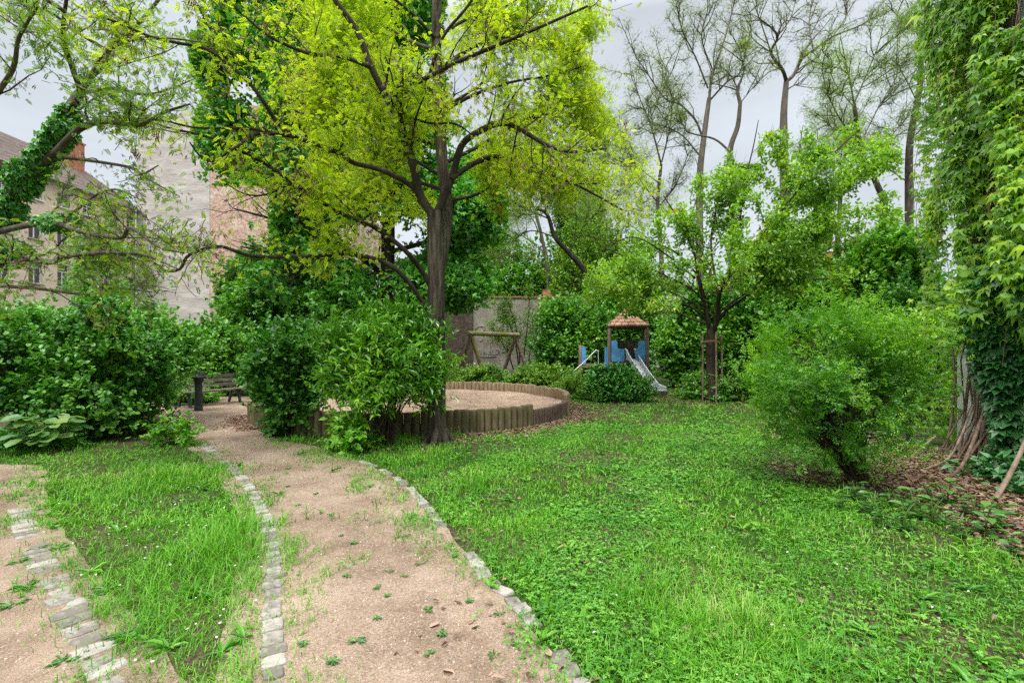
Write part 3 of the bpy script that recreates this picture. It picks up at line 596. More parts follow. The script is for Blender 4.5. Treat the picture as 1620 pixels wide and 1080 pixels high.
for st in ([(754, 551), (756, 559), (758, 552), (760, 560), (762, 551)], [(765, 552), (764, 560), (767, 556), (769, 560), (769, 551)], [(772, 561), (775, 553), (776, 560)],
           [(779, 552), (778, 560), (783, 560)], [(785, 553), (789, 552), (787, 559), (784, 559)], [(795, 549), (794, 556), (799, 555), (799, 549), (796, 547)], [(801, 548), (803, 553), (806, 547)],
           [(757, 533), (759, 539), (763, 537), (762, 532)], [(751, 521), (757, 516), (766, 517), (765, 523), (760, 525)], [(790, 552), (792, 560)], [(752, 562), (770, 564), (785, 563)]):
    gr_.tube(spline([gx(*q) for q in st], 5), .02, 4, cap=False)
gr_.build('graffiti', plain('faded_white_spray', (.38, .36, .33), .9), ps)

# vine-clad white building at the right edge
VX = 6.95
b = empty('white_wall_building', (VX, 2, 0), label='white painted building almost hidden by creepers at the right edge', cat='building')
M_chalk = roughmat('chalky_white_paint', [(.3, (.42, .44, .46)), (.45, (.62, .64, .66)), (.7, (.78, .79, .80))], 2.5, 8, .9, .3, (1, 1, .6), .02)
MB().box((3.0, .175, 5.5), (6, 10.75, 11)).build('wall', M_chalk, b)
MB().box((2.95, 0, 11.06), (6.4, 10.8, .12)).build('roof_edge', M_metal, b)

# ------------------------------------------------------------------ playground equipment and furniture
W_post = roughmat('stained_post_wood', [(.3, (.085, .06, .048)), (.5, (.15, .108, .085)), (.7, (.24, .185, .15))], 9, 6, .85, .3, (1, 1, .2))
W_round = roughmat('greened_round_timber', [(.3, (.12, .088, .04)), (.5, (.25, .19, .10)), (.7, (.36, .29, .18))], 9, 6, .9, .4, (1, 1, .4), moss=((.22, .22, .035), 1.5, .46))
W_round2 = roughmat('brown_round_timber', [(.3, (.09, .06, .04)), (.5, (.19, .13, .09)), (.7, (.30, .225, .16))], 9, 6, .9, .4, (1, 1, .4))
M_blue = roughmat('blue_panel_paint', [(.28, (.07, .22, .46)), (.42, (.10, .31, .62)), (.7, (.14, .38, .70))], 3, 5, .5, .03)
M_rooft = roughmat('orange_felt_shingle', [(.3, (.33, .17, .11)), (.7, (.47, .28, .20))], 9, 6, .85, .3, rndw=.6)
M_steel = roughmat('steel_sheet', [(.3, (.50, .515, .54)), (.7, (.58, .595, .62))], 3, 3, .5, 0, metal=.35)
M_black = roughmat('black_cast_iron', [(.3, (.018, .018, .024)), (.7, (.06, .062, .075))], 12, 5, .55, .15)
M_bench = roughmat('dark_weathered_slat', [(.3, (.05, .042, .037)), (.55, (.10, .085, .072)), (.75, (.22, .19, .15))], 14, 6, .8, .3, (.3, .3, 1), rndw=.4)
M_rubber = plain('black_rubber', (.02, .02, .02), .8)

A = math.radians(-10); t = empty('play_tower', (4.28, 17.95, 0), A, label='wooden play tower with blue panels, orange roof and steel slide', cat='play tower')
hw = .66
for sx in (-1, 1):
    for sy in (-1, 1):
        h_ = 2.55; MB().lathe([(.055, -.2), (.058, 1), (.055, h_ - .02), (.04, h_), (.002, h_)], (sx * hw, sy * .6, 0), 10).build('post', W_post, t, smooth=True)
rfm = MB(); ap = np.array([-.08, 0, 3.02]); co = [np.array([x, y, 2.40]) for x, y in ((-.74, -.7), (.74, -.7), (.74, .7), (-.74, .7))]
for s in range(4):
    a, b2 = co[s], co[(s + 1) % 4]; ncs = 5
    for q in range(ncs):
        f0, f1 = q / ncs, (q + 1.12) / ncs; f1 = min(f1, 1); p0, p1 = a + (ap - a) * f0, b2 + (ap - b2) * f0; p3, p2 = a + (ap - a) * f1, b2 + (ap - b2) * f1
        up_ = np.array([0, 0, .028]); nseg = 6 - q
        for w in range(nseg):
            u0, u1 = w / nseg + .008, (w + 1) / nseg - .008
            V = [p0 + (p1 - p0) * u0 + up_, p0 + (p1 - p0) * u1 + up_, p3 + (p2 - p3) * u1, p3 + (p2 - p3) * u0]; rfm.add(V + [v - [0, 0, .045] for v in V], [[0, 1, 2, 3], [4, 5, 1, 0], [7, 6, 5, 4]], rng.random())
ro = rfm.build('roof', M_rooft, t); MB().lathe([(.07, 2.98), (.05, 3.05), (.002, 3.09)], (-.08, 0, 0), 8).build('finial', M_rooft, ro)
fr = MB()
for y in (-.6, .6): fr.box((0, y, 2.36), (1.3, .05, .1))
for x in (-.66, .66): fr.box((x, 0, 2.36), (.05, 1.1, .1))
fr.build('roof_frame', W_post, t)
def panel(pts, y0, y1, nm='side_panel', par=t, mat=M_blue, axis='y'): return prism(nm, pts, y0, y1, mat, par, axis)
def rnd_corner(p, r=.07, n=4):
    """round every corner of an outline"""
    out = []; p = [np.array(q, float) for q in p]
    for i in range(len(p)):
        a, b2, c = p[i - 1], p[i], p[(i + 1) % len(p)]; d1 = nrm(a - b2) * r; d2 = nrm(c - b2) * r
        for u in np.linspace(0, 1, n): out.append(tuple(b2 + d1 * (1 - u) ** 2 + d2 * u ** 2))
    return out
panel(rnd_corner([(-.60, 1.1), (-.14, 1.1), (-.14, 1.57), (-.38, 1.57), (-.38, 1.86), (-.60, 1.86)]), -.63, -.61)
panel(rnd_corner([(.60, 1.1), (.24, 1.1), (.24, 1.57), (.34, 1.57), (.34, 1.86), (.60, 1.86)]), -.63, -.61)
bw_ = MB()
for k in range(9): bw_.box((-.53 + k * .133, .58, 1.5), (.12, .025, .7))
bw_.box((0, .55, 1.86), (1.2, .06, .05)); bw_.build('back_wall', W_post, t)
for x in (-.62, .62): panel(rnd_corner([(-.54, 1.1), (.54, 1.1), (.54, 1.8), (-.54, 1.8)]), x - .012, x + .012, axis='x')
dk = MB()
for k in range(8): dk.box((-.56 + k * .16, 0, 1.16), (.15, 1.2, .04))
dk.build('deck', W_post, t)
for bx_ in (((0, -.58, 1.07), (1.24, .05, .12)), ((0, -.6, .68), (1.2, .04, .17)), ((0, .58, .68), (1.2, .04, .17))): MB().box(*bx_).build('cross_board', W_post, t)
# slide: a curved steel chute with raised side rails and a run-out foot
sl0 = np.array([.10, -.55]); sdir = nrm(np.array([.50, -.87])); sn = np.array([-sdir[1], sdir[0]])
prof = spline([(0, 0, 1.20), (.12, 0, 1.18), (.34, 0, 1.0), (.75, 0, .66), (1.12, 0, .37), (1.38, 0, .23), (1.75, 0, .20)], 5)
def sp3(u, v, z): q = sl0 + sdir * u + sn * v; return (q[0], q[1], z)
ch = MB(); W2 = .19
for (u0, _, z0), (u1, _, z1) in zip(prof[:-1], prof[1:]):
    ch.add([sp3(u0, -W2, z0), sp3(u0, W2, z0), sp3(u1, W2, z1), sp3(u1, -W2, z1)], [[0, 1, 2, 3]])
    ch.add([sp3(u0, -W2, z0 - .03), sp3(u0, W2, z0 - .03), sp3(u1, W2, z1 - .03), sp3(u1, -W2, z1 - .03)], [[0, 1, 2, 3]])
slo = ch.build('slide', M_steel, t, smooth=True)
for v in (-1, 1):
    sr_ = MB(); n_ = len(prof); hh_ = np.interp(np.linspace(0, 1, n_), [0, .15, .4, .8, 1], [.36, .20, .16, .15, .10])
    top = [sp3(u - (.08 if q == 0 else 0), v * W2, z + hh_[q]) for q, (u, _, z) in enumerate(prof)]
    for q in range(n_ - 1):
        sr_.add([sp3(prof[q][0], v * W2, prof[q][2] - .03), sp3(prof[q + 1][0], v * W2, prof[q + 1][2] - .03), top[q + 1], top[q]], [[0, 1, 2, 3]])
    sr_.tube(top, .024, 8); sr_.build('slide_rail', M_steel, slo, smooth=True)
q = sp3(1.72, 0, .08); MB().box(q, (.4, .09, .2), rz=math.atan2(sn[1], sn[0])).build('slide_foot', W_logbrown, slo)
MB().tube([sp3(1.75, -W2, .20), sp3(1.75, W2, .20)], .022, 8).build('slide_lip', M_steel, slo)
# stair platform on the left of the tower
for y in (-.6, .5): MB().lathe([(.05, -.2), (.052, 1), (.05, 1.68), (.002, 1.70)], (-1.72, y, 0), 10).build('stair_post', W_post, t, smooth=True)
panel(rnd_corner([(-1.66, .98), (-1.50, .98), (-1.50, 1.64), (-1.66, 1.64)]), -.63, -.61)
panel(rnd_corner([(-.84, .92), (-.72, .92), (-.72, 1.64), (-.84, 1.64)]), -.63, -.61)
MB().box((-1.2, -.05, .90), (.95, 1.1, .05)).box((-1.2, -.58, .98), (.95, .05, .10)).build('platform', W_round, t)
MB().tube(spline([(-1.98, -1.0, .72), (-1.55, -.85, 1.1), (-1.18, -.7, 1.48), (-1.12, -.68, 1.50), (-1.04, -.66, 1.48)], 4), .02, 8).tube([(-1.06, -.66, 1.48), (-1.06, -.66, .95)], .016, 6).build('handrail', M_steel, t, smooth=True)
sts = MB()
for k in range(4): sts.box((-1.2, -.75 - .22 * k, .78 - .2 * k), (.7, .2, .05))
sts.build('stair', W_post, t)

# swing frame and its two swings
sA, sB = np.array([-1.91, 21.5, 2.24]), np.array([.25, 24.0, 2.24]); sdv = nrm(sB - sA); spn = np.array([sdv[1], -sdv[0], 0])
t = empty('swing_stand', (sA[0], sA[1], 0), label='round timber swing frame with green-stained beam before the old wall', cat='swing stand'); o0 = np.array([sA[0], sA[1], 0])
MB().tube(np.array([sA - sdv * .1, (sA + sB) / 2, sB + sdv * .1]) - o0, .105, 12).build('beam', W_round, t, smooth=True)
for e_, mt in ((sA + sdv * .12, (W_round, W_round2)), (sB - sdv * .12, (W_round2, W_round2))):
    for s, m_ in ((1, mt[0]), (-1, mt[1])):
        foot = e_ + spn * s * .92; foot[2] = -.1; topp = e_ - spn * s * .12 + [0, 0, .03]; MB().tube(np.array([foot, (foot + topp) / 2, topp]) - o0 + sdv * s * .09, [.10, .095, .09], 10).build('leg', m_, t, smooth=True)
for k, (u0, hz, lab) in enumerate(((.95, .62, 'chain swing with black rubber seat on the left side of the timber frame'), (2.05, .50, 'chain swing with black rubber seat on the right side of the timber frame'))):
    c = sA + sdv * u0; t = empty('swing', (c[0], c[1], hz), math.atan2(sdv[1], sdv[0]), label=lab, cat='swing', group='swings hanging from the timber frame')
    MB().box((0.22, 0, .01), (.46, .17, .035)).build('seat', M_rubber, t)
    for x in (0, .44): MB().tube([(x, 0, 0), (x, 0, 2.16 - hz)], .009, 5).build('chain', M_metal, t)

# cast iron bollard
bo_ = G(314, 649.5); t = empty('bollard', bo_, .3, label='black cast iron bollard with domed cap in front of the park bench', cat='bollard')
MB().lathe([(.10, -.1), (.10, .1), (.09, .12), (.085, .70), (.10, .73), (.10, .76)], (0, 0, 0), 8).build('post', M_black, t)
MB().lathe([(.115, .76), (.13, .765), (.13, .785), (.112, .79), (.112, .81), (.165, .845), (.165, .865), (.125, .885), (.12, .92), (.105, .97), (.065, 1.01), (.002, 1.03)], (0, 0, 0), 20).build('cap', M_black, t, smooth=True)
# park bench
A_, B_ = np.array([-8.6, 12.6, 0]), np.array([-7.83, 14.3, 0]); bd = nrm(B_ - A_); L_ = np.linalg.norm(B_ - A_)
t = empty('park_bench', A_, math.atan2(bd[1], bd[0]), label='dark wooden slatted park bench behind the black bollard', cat='bench')
st = MB(); bk = MB()
for k in range(4): st.box((L_ / 2, .02 + k * .105, .41), (L_, .09, .04))
st.build('seat', M_bench, t)
for k in range(3): bk.box((L_ / 2 - .03, .47 + k * .035, .54 + k * .125), (L_, .03, .085), rx=-.25)
bk.build('backrest', M_bench, t)
for x in (.22, L_ - .22):
    MB().bar((x, .0, 0), (x, .10, .39), .05, .06).bar((x, .50, 0), (x, .36, .39), .05, .06).bar((x, 0, .37), (x, .46, .37), .05, .045).bar((x, .42, .36), (x, .58, .84), .05, .04).build('leg', M_black, t)

# tree stakes round the small tree
ct = G(1125, 634); t = empty('tree_stakes', (ct[0], ct[1], 0), label='three wooden stakes with crossbars round the small tree trunk', cat='tree stakes')
for x, y in ((-.28, -.05), (.02, -.30), (.36, .10)): MB().tube([(x, y, -.1), (x + .01, y, 1.0), (x, y, 2.0)], .027, 7).build('stake', W_round2, t, smooth=True)
MB().bar((-.34, -.05, 1.78), (.05, -.31, 1.82), .03, .06).bar((-.02, -.30, 1.80), (.42, .10, 1.80), .03, .06).build('crossbar', W_round2, t)

# dark wire fence beside the vine-clad wall
t = empty('wire_fence', (7.0, 8.1, 0), label='dark green wire mesh fence half lost in creepers left of the white wall', cat='fence')
M_fence = plain('dark_green_wire', (.012, .03, .028), .6)
for x in (-.35, 1.1): MB().box((x, 0, 1.0), (.06, .06, 2.2)).build('fence_post', M_fence, t)
wm = MB()
for k in range(10): wm.tube([(-.35, .035, .12 + k * .2), (1.5, .035, .12 + k * .2)], .006, 4)
for k in range(24): wm.tube([(-.33 + k * .075, .045, .08), (-.33 + k * .075, .045, 2.0)], .004, 4)
wm.build('wire_mesh', M_fence, t)

# ------------------------------------------------------------------ trees
def limbs(T, specs, K=.78):
    """specs: (list of (px, py), list of depths, r0, r1, level)"""
    for pts, ds, r0, r1, lv in specs:
        dd = np.interp(np.linspace(0, 1, len(pts)), np.linspace(0, 1, len(ds)), ds)
        T.limb([P(x, y, d) for (x, y), d in zip(pts, dd)], r0 * K, r1 * K, lv)
def tree(name, label, cat, base, T, leafparts, bark, group=None, thin=1):
    root = empty(name, (0, 0, 0), label=label, cat=cat, group=group)
    off = np.array([base[0], base[1], 0.0]); root.location = tuple(off)
    tm = T.mesh(0, 0); tm.V = [v - off for v in tm.V]; tm.build('trunk', bark, root, smooth=True)
    if any(l[2] > 0 for l in T.lines):
        bm_ = T.mesh(1, 9, thin); bm_.V = [v - off for v in bm_.V]; bm_.build('branches', B_dark if bark is B_trunk else bark, root, smooth=True)
    for nm, mb, mat in leafparts:
        mb.V = [v - off for v in mb.V]; mb.build(nm, mat, root)
    return root

# 1. the yellow-green locust in the middle
T = Tree(11); D = 8.16; bx, by = G(692, 700)[:2]
T.limb([(bx, by, -.1), P(691, 660, D), P(690, 560, D), P(690, 450, D), P(689, 385, D), P(688, 335, D)], .158, .13, 0, flare=.35)
T.limb([P(690, 440, D + .12), P(703, 370, D + .25), P(706, 320, D + .3), P(699, 250, D + .3), P(694, 150, D + .3), P(690, 60, D + .2), P(694, -60, D), P(700, -150, D)], .125, .06, 0)
for a_ in (0.3, 1.6, 2.6, 3.7, 4.6, 5.6):
    T.limb([(bx + .1 * math.cos(a_), by + .1 * math.sin(a_), .22), (bx + .24 * math.cos(a_), by + .24 * math.sin(a_), .03), (bx + .45 * math.cos(a_), by + .45 * math.sin(a_), -.05)], .07, .02, 0)
limbs(T, [
 ([(688, 345), (664, 308), (655, 266), (637, 207), (622, 174), (608, 148), (587, 106), (565, 50), (530, 0), (480, -80)], [D, 7.2], .105, .04, 1),
 ([(690, 340), (714, 284), (729, 233), (750, 213), (780, 198), (803, 196), (827, 207), (860, 227), (900, 240), (960, 235)], [D, 7.3], .085, .02, 1),
 ([(714, 284), (735, 268), (770, 249), (800, 251), (850, 270), (900, 287), (945, 310), (985, 332)], [8.0, 9.2], .06, .015, 1),
 ([(740, 262), (790, 247), (830, 255), (850, 275), (900, 290), (960, 290)], [8.2, 10], .05, .015, 1),
 ([(664, 306), (640, 287), (600, 268), (560, 258), (540, 244), (500, 228), (463, 215), (436, 190), (418, 163), (389, 126), (333, 81), (280, 68), (241, 59), (170, 30)], [8.1, 5.6], .06, .014, 1),
 ([(463, 215), (430, 212), (400, 214), (370, 235), (335, 255), (315, 245), (300, 225)], [7.0, 6.0], .035, .01, 2),
 ([(480, 222), (430, 210), (385, 203), (310, 202), (250, 190), (200, 195)], [7.1, 6.2], .03, .008, 2),
 ([(683, 455), (661, 420), (634, 390), (590, 358), (540, 337), (500, 315), (463, 289), (407, 252), (333, 218), (265, 202), (215, 180)], [D, 6.6], .06, .012, 1),
 ([(463, 289), (420, 308), (385, 306), (350, 285)], [7.2, 6.8], .022, .008, 2),
 ([(676, 490), (660, 465), (641, 440), (610, 415), (560, 403), (520, 404), (480, 405), (400, 405), (347, 390), (300, 403), (285, 425), (262, 428), (235, 410), (200, 400)], [D, 6.4], .055, .01, 1),
 ([(622, 174), (631, 159), (649, 138), (679, 121), (720, 100), (780, 75), (850, 45), (930, 10)], [7.8, 7.0], .06, .02, 1),
 ([(626, 170), (650, 185), (680, 195), (720, 196), (745, 212)], [7.8, 7.6], .03, .012, 2),
 ([(587, 106), (540, 90), (490, 85), (430, 60), (380, 20), (330, -20)], [7.4, 6.4], .045, .012, 1),
 ([(679, 121), (700, 60), (740, 10), (770, -40)], [7.6, 6.9], .04, .015, 1),
 ([(690, 60), (740, 30), (800, 10), (870, -30)], [8.3, 9.2], .04, .012, 1),
 ([(694, 150), (640, 110), (580, 60), (520, 40), (450, 10)], [8.5, 10.2], .045, .012, 1),
 ([(698, 230), (640, 215), (590, 190), (540, 180), (480, 160)], [8.5, 10.0], .045, .012, 1),
 ([(696, 180), (750, 150), (810, 130), (870, 120), (940, 100)], [8.4, 9.6], .045, .012, 1),
 ([(688, 60), (650, 20), (600, -20), (560, -60)], [8.3, 7.6], .04, .012, 1),
 ([(700, 300), (650, 290), (590, 320), (520, 300), (450, 330)], [8.5, 10.8], .05, .012, 1), ([(700, 260), (760, 230), (830, 190), (900, 180), (970, 200)], [8.5, 11], .05, .012, 1), ([(696, 200), (640, 160), (570, 140), (480, 120), (400, 60)], [8.5, 11.2], .05, .012, 1),
 ([(692, 120), (740, 80), (800, 60), (860, 80), (930, 60)], [8.5, 10.8], .045, .012, 1), ([(690, 80), (640, 60), (560, 10), (480, -30)], [8.5, 10.8], .045, .012, 1), ([(704, 320), (770, 300), (840, 240), (910, 230)], [8.5, 10.6], .04, .012, 1), ([(700, 280), (650, 250), (580, 210), (500, 190), (420, 150)], [8.5, 11], .045, .012, 1)])
T.sprout(1, 0, (.6, 1.7), .38, (.5, 1.2), .22, .22, .03, .35, per_m=3.2)
T.sprout(2, 4, (.3, .75), .5, (.5, 1.1), .15, .22, .0, .3)
def k1(p):                                   # keep foliage above the lower skirt of the crown
    z = p[:, 2]; x = p[:, 0] / p[:, 1]; zz = (z - EYE) / p[:, 1]
    return (vnoise(p + 3, 1.9) > -.5) & ((p[:, 1] > 7.75) | (x < -.30) | (rng.random(len(p)) < np.where(p[:, 1] > 7.2, .3, .06))) & (zz > np.where(x < -.16, .155, .20) + .05 * vnoise(p, 1.3)) & ((x > -.42) | (rng.random(len(p)) < .22)) & ((x < .20) | (rng.random(len(p)) < .7)) & ((zz > .33) | (rng.random(len(p)) < .72))
lv = MB(); T.leaves(lv, T_pinn, 76000, (2, 3), (.085, .14), .09, -.2, keep=k1, cluster=3)
pd = MB(); T.leaves(pd, T_pod, 6500, (2, 3), (.07, .13), .07, -1.6, keep=lambda p: (p[:, 2] - EYE) / p[:, 1] > .15, cluster=6)
tree('locust_tree', 'dark-trunked tree with bright yellow-green leaves spreading over the path beside the sandpit', 'tree', (bx, by), T, [('leaves', lv, L_robinia), ('seed_pods', pd, M_pod)], B_trunk)

# 2. ivy-clad locust leaning in from the left
T = Tree(21); b0 = G(-260, 760)
T.limb([(b0[0], b0[1], -.1), P(-200, 600, 6.4), P(-90, 470, 6.2), P(-20, 350, 6.1), P(35, 290, 6.0), P(74, 232, 6.0), P(107, 180, 6.1), P(126, 148, 6.2)], .13, .055, 0)
limbs(T, [
 ([(74, 232), (90, 205), (112, 170), (140, 125), (160, 104), (178, 70), (200, 55), (235, 20), (280, -40)], [6.1, 7.2], .07, .025, 1),
 ([(107, 180), (126, 148), (115, 110), (100, 60), (105, 0), (115, -60)], [6.1, 5.2], .045, .015, 1),
 ([(60, 262), (89, 240), (122, 207), (155, 193), (190, 195), (222, 198), (260, 178), (300, 165)], [6.0, 5.4], .06, .012, 1),
 ([(92, 248), (148, 255), (207, 265), (225, 275), (250, 262)], [5.9, 5.4], .028, .008, 2),
 ([(207, 265), (237, 285), (260, 298), (285, 311)], [5.6, 5.3], .016, .005, 3),
 ([(-60, 380), (0, 366), (52, 355), (85, 353), (117, 363), (148, 371), (192, 376), (207, 360), (250, 390), (290, 400)], [6.1, 4.9], .05, .01, 1),
 ([(-60, 430), (0, 423), (26, 420), (47, 408), (78, 415), (109, 405), (155, 400), (181, 400), (233, 405), (280, 425)], [6.1, 5.2], .06, .01, 1),
 ([(-80, 440), (-20, 450), (28, 454), (65, 457), (117, 464), (155, 464), (181, 455), (240, 462)], [6.1, 5.6], .035, .008, 1),
 ([(78, 350), (110, 340), (150, 310), (185, 300), (230, 320)], [5.8, 5.4], .025, .008, 2),
 ([(20, 300), (-10, 250), (-20, 180), (20, 110), (30, 60), (60, 10)], [6.0, 4.8], .05, .012, 1),
 ([(126, 148), (180, 140), (230, 150), (270, 140), (320, 120)], [6.2, 5.8], .03, .008, 2),
 ([(140, 125), (165, 85), (220, 60), (280, 62), (340, 70)], [6.4, 6.2], .028, .008, 2),
 ([(105, 20), (60, -10), (30, -40)], [5.4, 5.0], .03, .01, 2), ([(170, 80), (120, 50), (80, 20), (40, 10)], [6.6, 6.0], .03, .01, 2)])
T.sprout(1, 0, (.4, 1.2), .4, (.5, 1.2), .2, .24, .0, .5, per_m=2.6); T.sprout(2, 4, (.25, .6), .5, (.5, 1.1), .15, .24, -.02, .3); T.sprout(3, 1, (.15, .3), .5, (.5, 1.1), .3, .2, -.02, .3)
def k2(p):
    x = p[:, 0] / p[:, 1] * F + CX; y = HY - (p[:, 2] - EYE) / p[:, 1] * F
    hole = ((x > 120) & (x < 215) & (y > 205) & (y < 290)) | ((x > 40) & (x < 110) & (y > 110) & (y < 190)) | ((x > 0) & (x < 60) & (y > 150) & (y < 215))
    return (~hole | (rng.random(len(p)) < .2)) & ((y < 320) | (x < 0) | (rng.random(len(p)) < .6)) & (p[:, 1] > 4.7) & (vnoise(p, 1.4) > -.5)
lv = MB(); T.leaves(lv, T_pinn, 6800, (2, 3, 4), (.055, .10), .03, -.15, cluster=4, keep=k2)
pd = MB(); T.leaves(pd, T_pod, 900, (2, 3), (.05, .08), .04, -1.6, cluster=6)
iv = MB()
for (x, y, d, rx, rz_, n_) in ((40, 280, 6.0, .26, .30, 1500), (84, 225, 6.0, .16, .24, 800), (65, 250, 6, .22, .24, 900), (10, 330, 6.05, .32, .34, 1100), (-40, 410, 6.1, .5, .5, 1600), (15, 400, 6.0, .42, .22, 800), (110, 185, 6.1, .1, .2, 300), (95, 352, 5.8, .3, .12, 420), (100, 205, 6.0, .15, .2, 420)):
    c = P(x, y, d); rx, rz_ = rx * .58, rz_ * .78; n_ = int(n_ * .55); v = nrm(rng.normal(0, 1, (n_, 3))) * (rng.random((n_, 1)) ** .4) * [rx, .24, rz_] * (1 + .3 * vnoise(rng.normal(0, 1, (1, 3)))); v[:, 0] *= 1
    ps_ = c + v + v[:, [2, 1, 0]] * [.25, 0, .25]; iv.scatter(T_lobed, ps_, nrm(v + rng.normal(0, .3, v.shape) + [0, 0, -.5]), nrm(v * 2 + rng.normal(0, .3, v.shape) + [0, -.4, .4]), rng.uniform(.05, .085, n_))
tree('ivy_clad_tree', 'leaning tree with an ivy-wrapped trunk and drooping branches at the far left', 'tree', b0, T, [('leaves', lv, L_robinia2), ('seed_pods', pd, M_pod), ('ivy', iv, L_ivy)], B_grey)

# 3. dark green maple behind the locust
T = Tree(31); Dm = 18.5
T.limb([P(612, 616, Dm), P(612, 480, Dm), P(614, 350, Dm), P(606, 220, Dm), P(590, 100, Dm), P(575, -20, Dm), P(570, -130, Dm)], .30, .10, 0)
mls = [([(612, 350), (570, 330), (520, 300), (470, 290)], [18.5, 16.8], .12, .03, 1), ([(606, 230), (570, 240), (520, 230), (450, 200)], [18.5, 16.8], .12, .03, 1), ([(612, 420), (570, 440), (500, 420), (430, 400), (380, 390)], [18.5, 17.2], .12, .03, 1), ([(595, 120), (560, 130), (500, 120), (440, 90)], [18.5, 17], .12, .03, 1), ([(600, 180), (640, 240), (660, 300)], [18.5, 17.2], .08, .03, 1), ([(590, 90), (620, 60), (640, 0)], [18.5, 17], .08, .03, 1), ([(613, 480), (585, 462), (550, 450), (520, 445), (470, 430)], [18.4, 17.5], .14, .03, 1), ([(613, 440), (560, 400), (500, 380), (440, 350), (370, 330)], [18.5, 17], .16, .03, 1),
 ([(612, 400), (680, 380), (730, 350), (780, 330)], [18.5, 17.5], .13, .03, 1), ([(613, 470), (650, 462), (700, 455), (740, 450)], [18.5, 18], .10, .03, 1), ([(610, 320), (540, 280), (460, 240), (400, 220), (350, 250)], [18.5, 18], .16, .03, 1),
 ([(608, 300), (560, 300), (480, 320), (420, 300)], [18.5, 20.5], .14, .03, 1), ([(606, 250), (550, 180), (470, 130), (400, 110), (350, 90)], [18.5, 17.5], .16, .03, 1), ([(606, 220), (670, 180), (720, 160), (780, 120)], [18.5, 18], .14, .03, 1),
 ([(600, 150), (540, 80), (470, 40), (400, 0), (350, -30)], [18.5, 18.5], .14, .03, 1), ([(590, 100), (640, 40), (700, 0), (740, -60)], [18.5, 18], .13, .03, 1), ([(612, 360), (660, 320), (720, 290), (770, 300)], [18.5, 19], .12, .03, 1), ([(580, 20), (500, -30), (420, -60)], [18.5, 18], .13, .03, 1)]
limbs(T, mls); T.sprout(1, 11, (1.2, 3.0), .5, (.5, 1.1), .2, .2, .06, .2); T.sprout(2, 4, (.5, 1.1), .5, (.5, 1.1), .15, .25, .02)
def k3(p):
    x = p[:, 0] / p[:, 1] * F + CX; y = HY - (p[:, 2] - EYE) / p[:, 1] * F; nn = vnoise(p, .55)
    return (x > 312 + 22 * nn) & (x < 790 + 20 * nn) & ((x < 705) | (y > 190)) & (nn > -.62) & ((x > 428) | (y < 292) | (y > 415)) & (y < 492 + 12 * nn)
lv = MB(); T.leaves(lv, T_lobed, 150000, (2, 3), (.12, .21), .26, -.15, keep=k3, cluster=5)
tree('maple_tree', 'large tree with dense dark green lobed leaves standing behind the yellow-green tree', 'tree', (P(612, 616, Dm)[0], Dm), T, [('leaves', lv, L_maple)], B_dark)

# 4. small staked tree in the lawn
T = Tree(41); Dc = 14.75; cb = ct
T.limb([(cb[0], cb[1], -.1), P(1125, 580, Dc), P(1124, 540, Dc), P(1125, 516, Dc)], .145, .12, 0, flare=.3)
limbs(T, [
 ([(1128, 525), (1136, 500), (1137, 470), (1147, 440), (1165, 418), (1190, 390), (1230, 340), (1290, 270), (1360, 205)], [Dc, 13.2], .10, .015, 1),
 ([(1122, 525), (1119, 500), (1112, 470), (1104, 435), (1098, 400), (1075, 350), (1050, 310)], [Dc, 14], .085, .015, 1),
 ([(1130, 515), (1150, 490), (1185, 465), (1215, 430), (1245, 405), (1290, 360), (1340, 330)], [Dc, 13.8], .07, .012, 1),
 ([(1140, 492), (1170, 470), (1200, 455), (1260, 445), (1320, 440), (1370, 432)], [Dc, 12.6], .04, .010, 1),
 ([(1118, 500), (1112, 475), (1090, 455), (1065, 442), (1020, 420), (950, 390)], [Dc, 13.6], .05, .010, 1),
 ([(1118, 508), (1100, 490), (1070, 478), (1030, 475), (985, 460), (925, 452)], [Dc, 13], .05, .010, 1),
 ([(1137, 470), (1130, 430), (1125, 380), (1135, 320), (1150, 260), (1160, 220)], [Dc, 15], .05, .012, 1),
 ([(1147, 440), (1170, 395), (1171, 350), (1175, 300), (1190, 240), (1200, 190)], [Dc, 14], .05, .012, 1),
 ([(1104, 435), (1070, 400), (1030, 380), (990, 350)], [14.4, 15.2], .04, .01, 1), ([(1098, 400), (1095, 340), (1110, 290), (1100, 250)], [14.3, 15], .04, .01, 1),
 ([(1165, 418), (1210, 385), (1270, 350), (1330, 290), (1410, 235)], [14.4, 15.2], .045, .01, 1), ([(1190, 390), (1230, 330), (1260, 260), (1270, 200)], [14, 14.6], .04, .01, 1),
 ([(1118, 512), (1080, 498), (1040, 470), (1000, 440), (955, 425)], [Dc, 16.8], .04, .01, 1), ([(1100, 440), (1050, 400), (1000, 375), (945, 400)], [14.4, 13.2], .035, .01, 1), ([(1185, 465), (1240, 440), (1300, 400), (1370, 370), (1420, 350)], [14.5, 16.2], .035, .01, 1), ([(1150, 490), (1110, 470), (1150, 450), (1200, 420)], [14.5, 12.8], .03, .01, 1), ([(1130, 500), (1080, 470), (1020, 450), (980, 430)], [14.6, 16], .04, .01, 1)])
T.sprout(1, 0, (.9, 2.5), .42, (.3, .95), .28, .12, .0, .45, per_m=3.0, taper=.25)
def sil(q): x = q[0] / q[1] * F + CX; y = HY - (q[2] - EYE) / q[1] * F; return y > np.interp(x, [925, 1050, 1130, 1200, 1320, 1420], [425, 318, 255, 200, 172, 175])
T.prune(sil); T.sprout(2, 4, (.4, 1.1), .5, (.4, 1.0), .15, .16, .0, .4); T.prune(sil, 3)
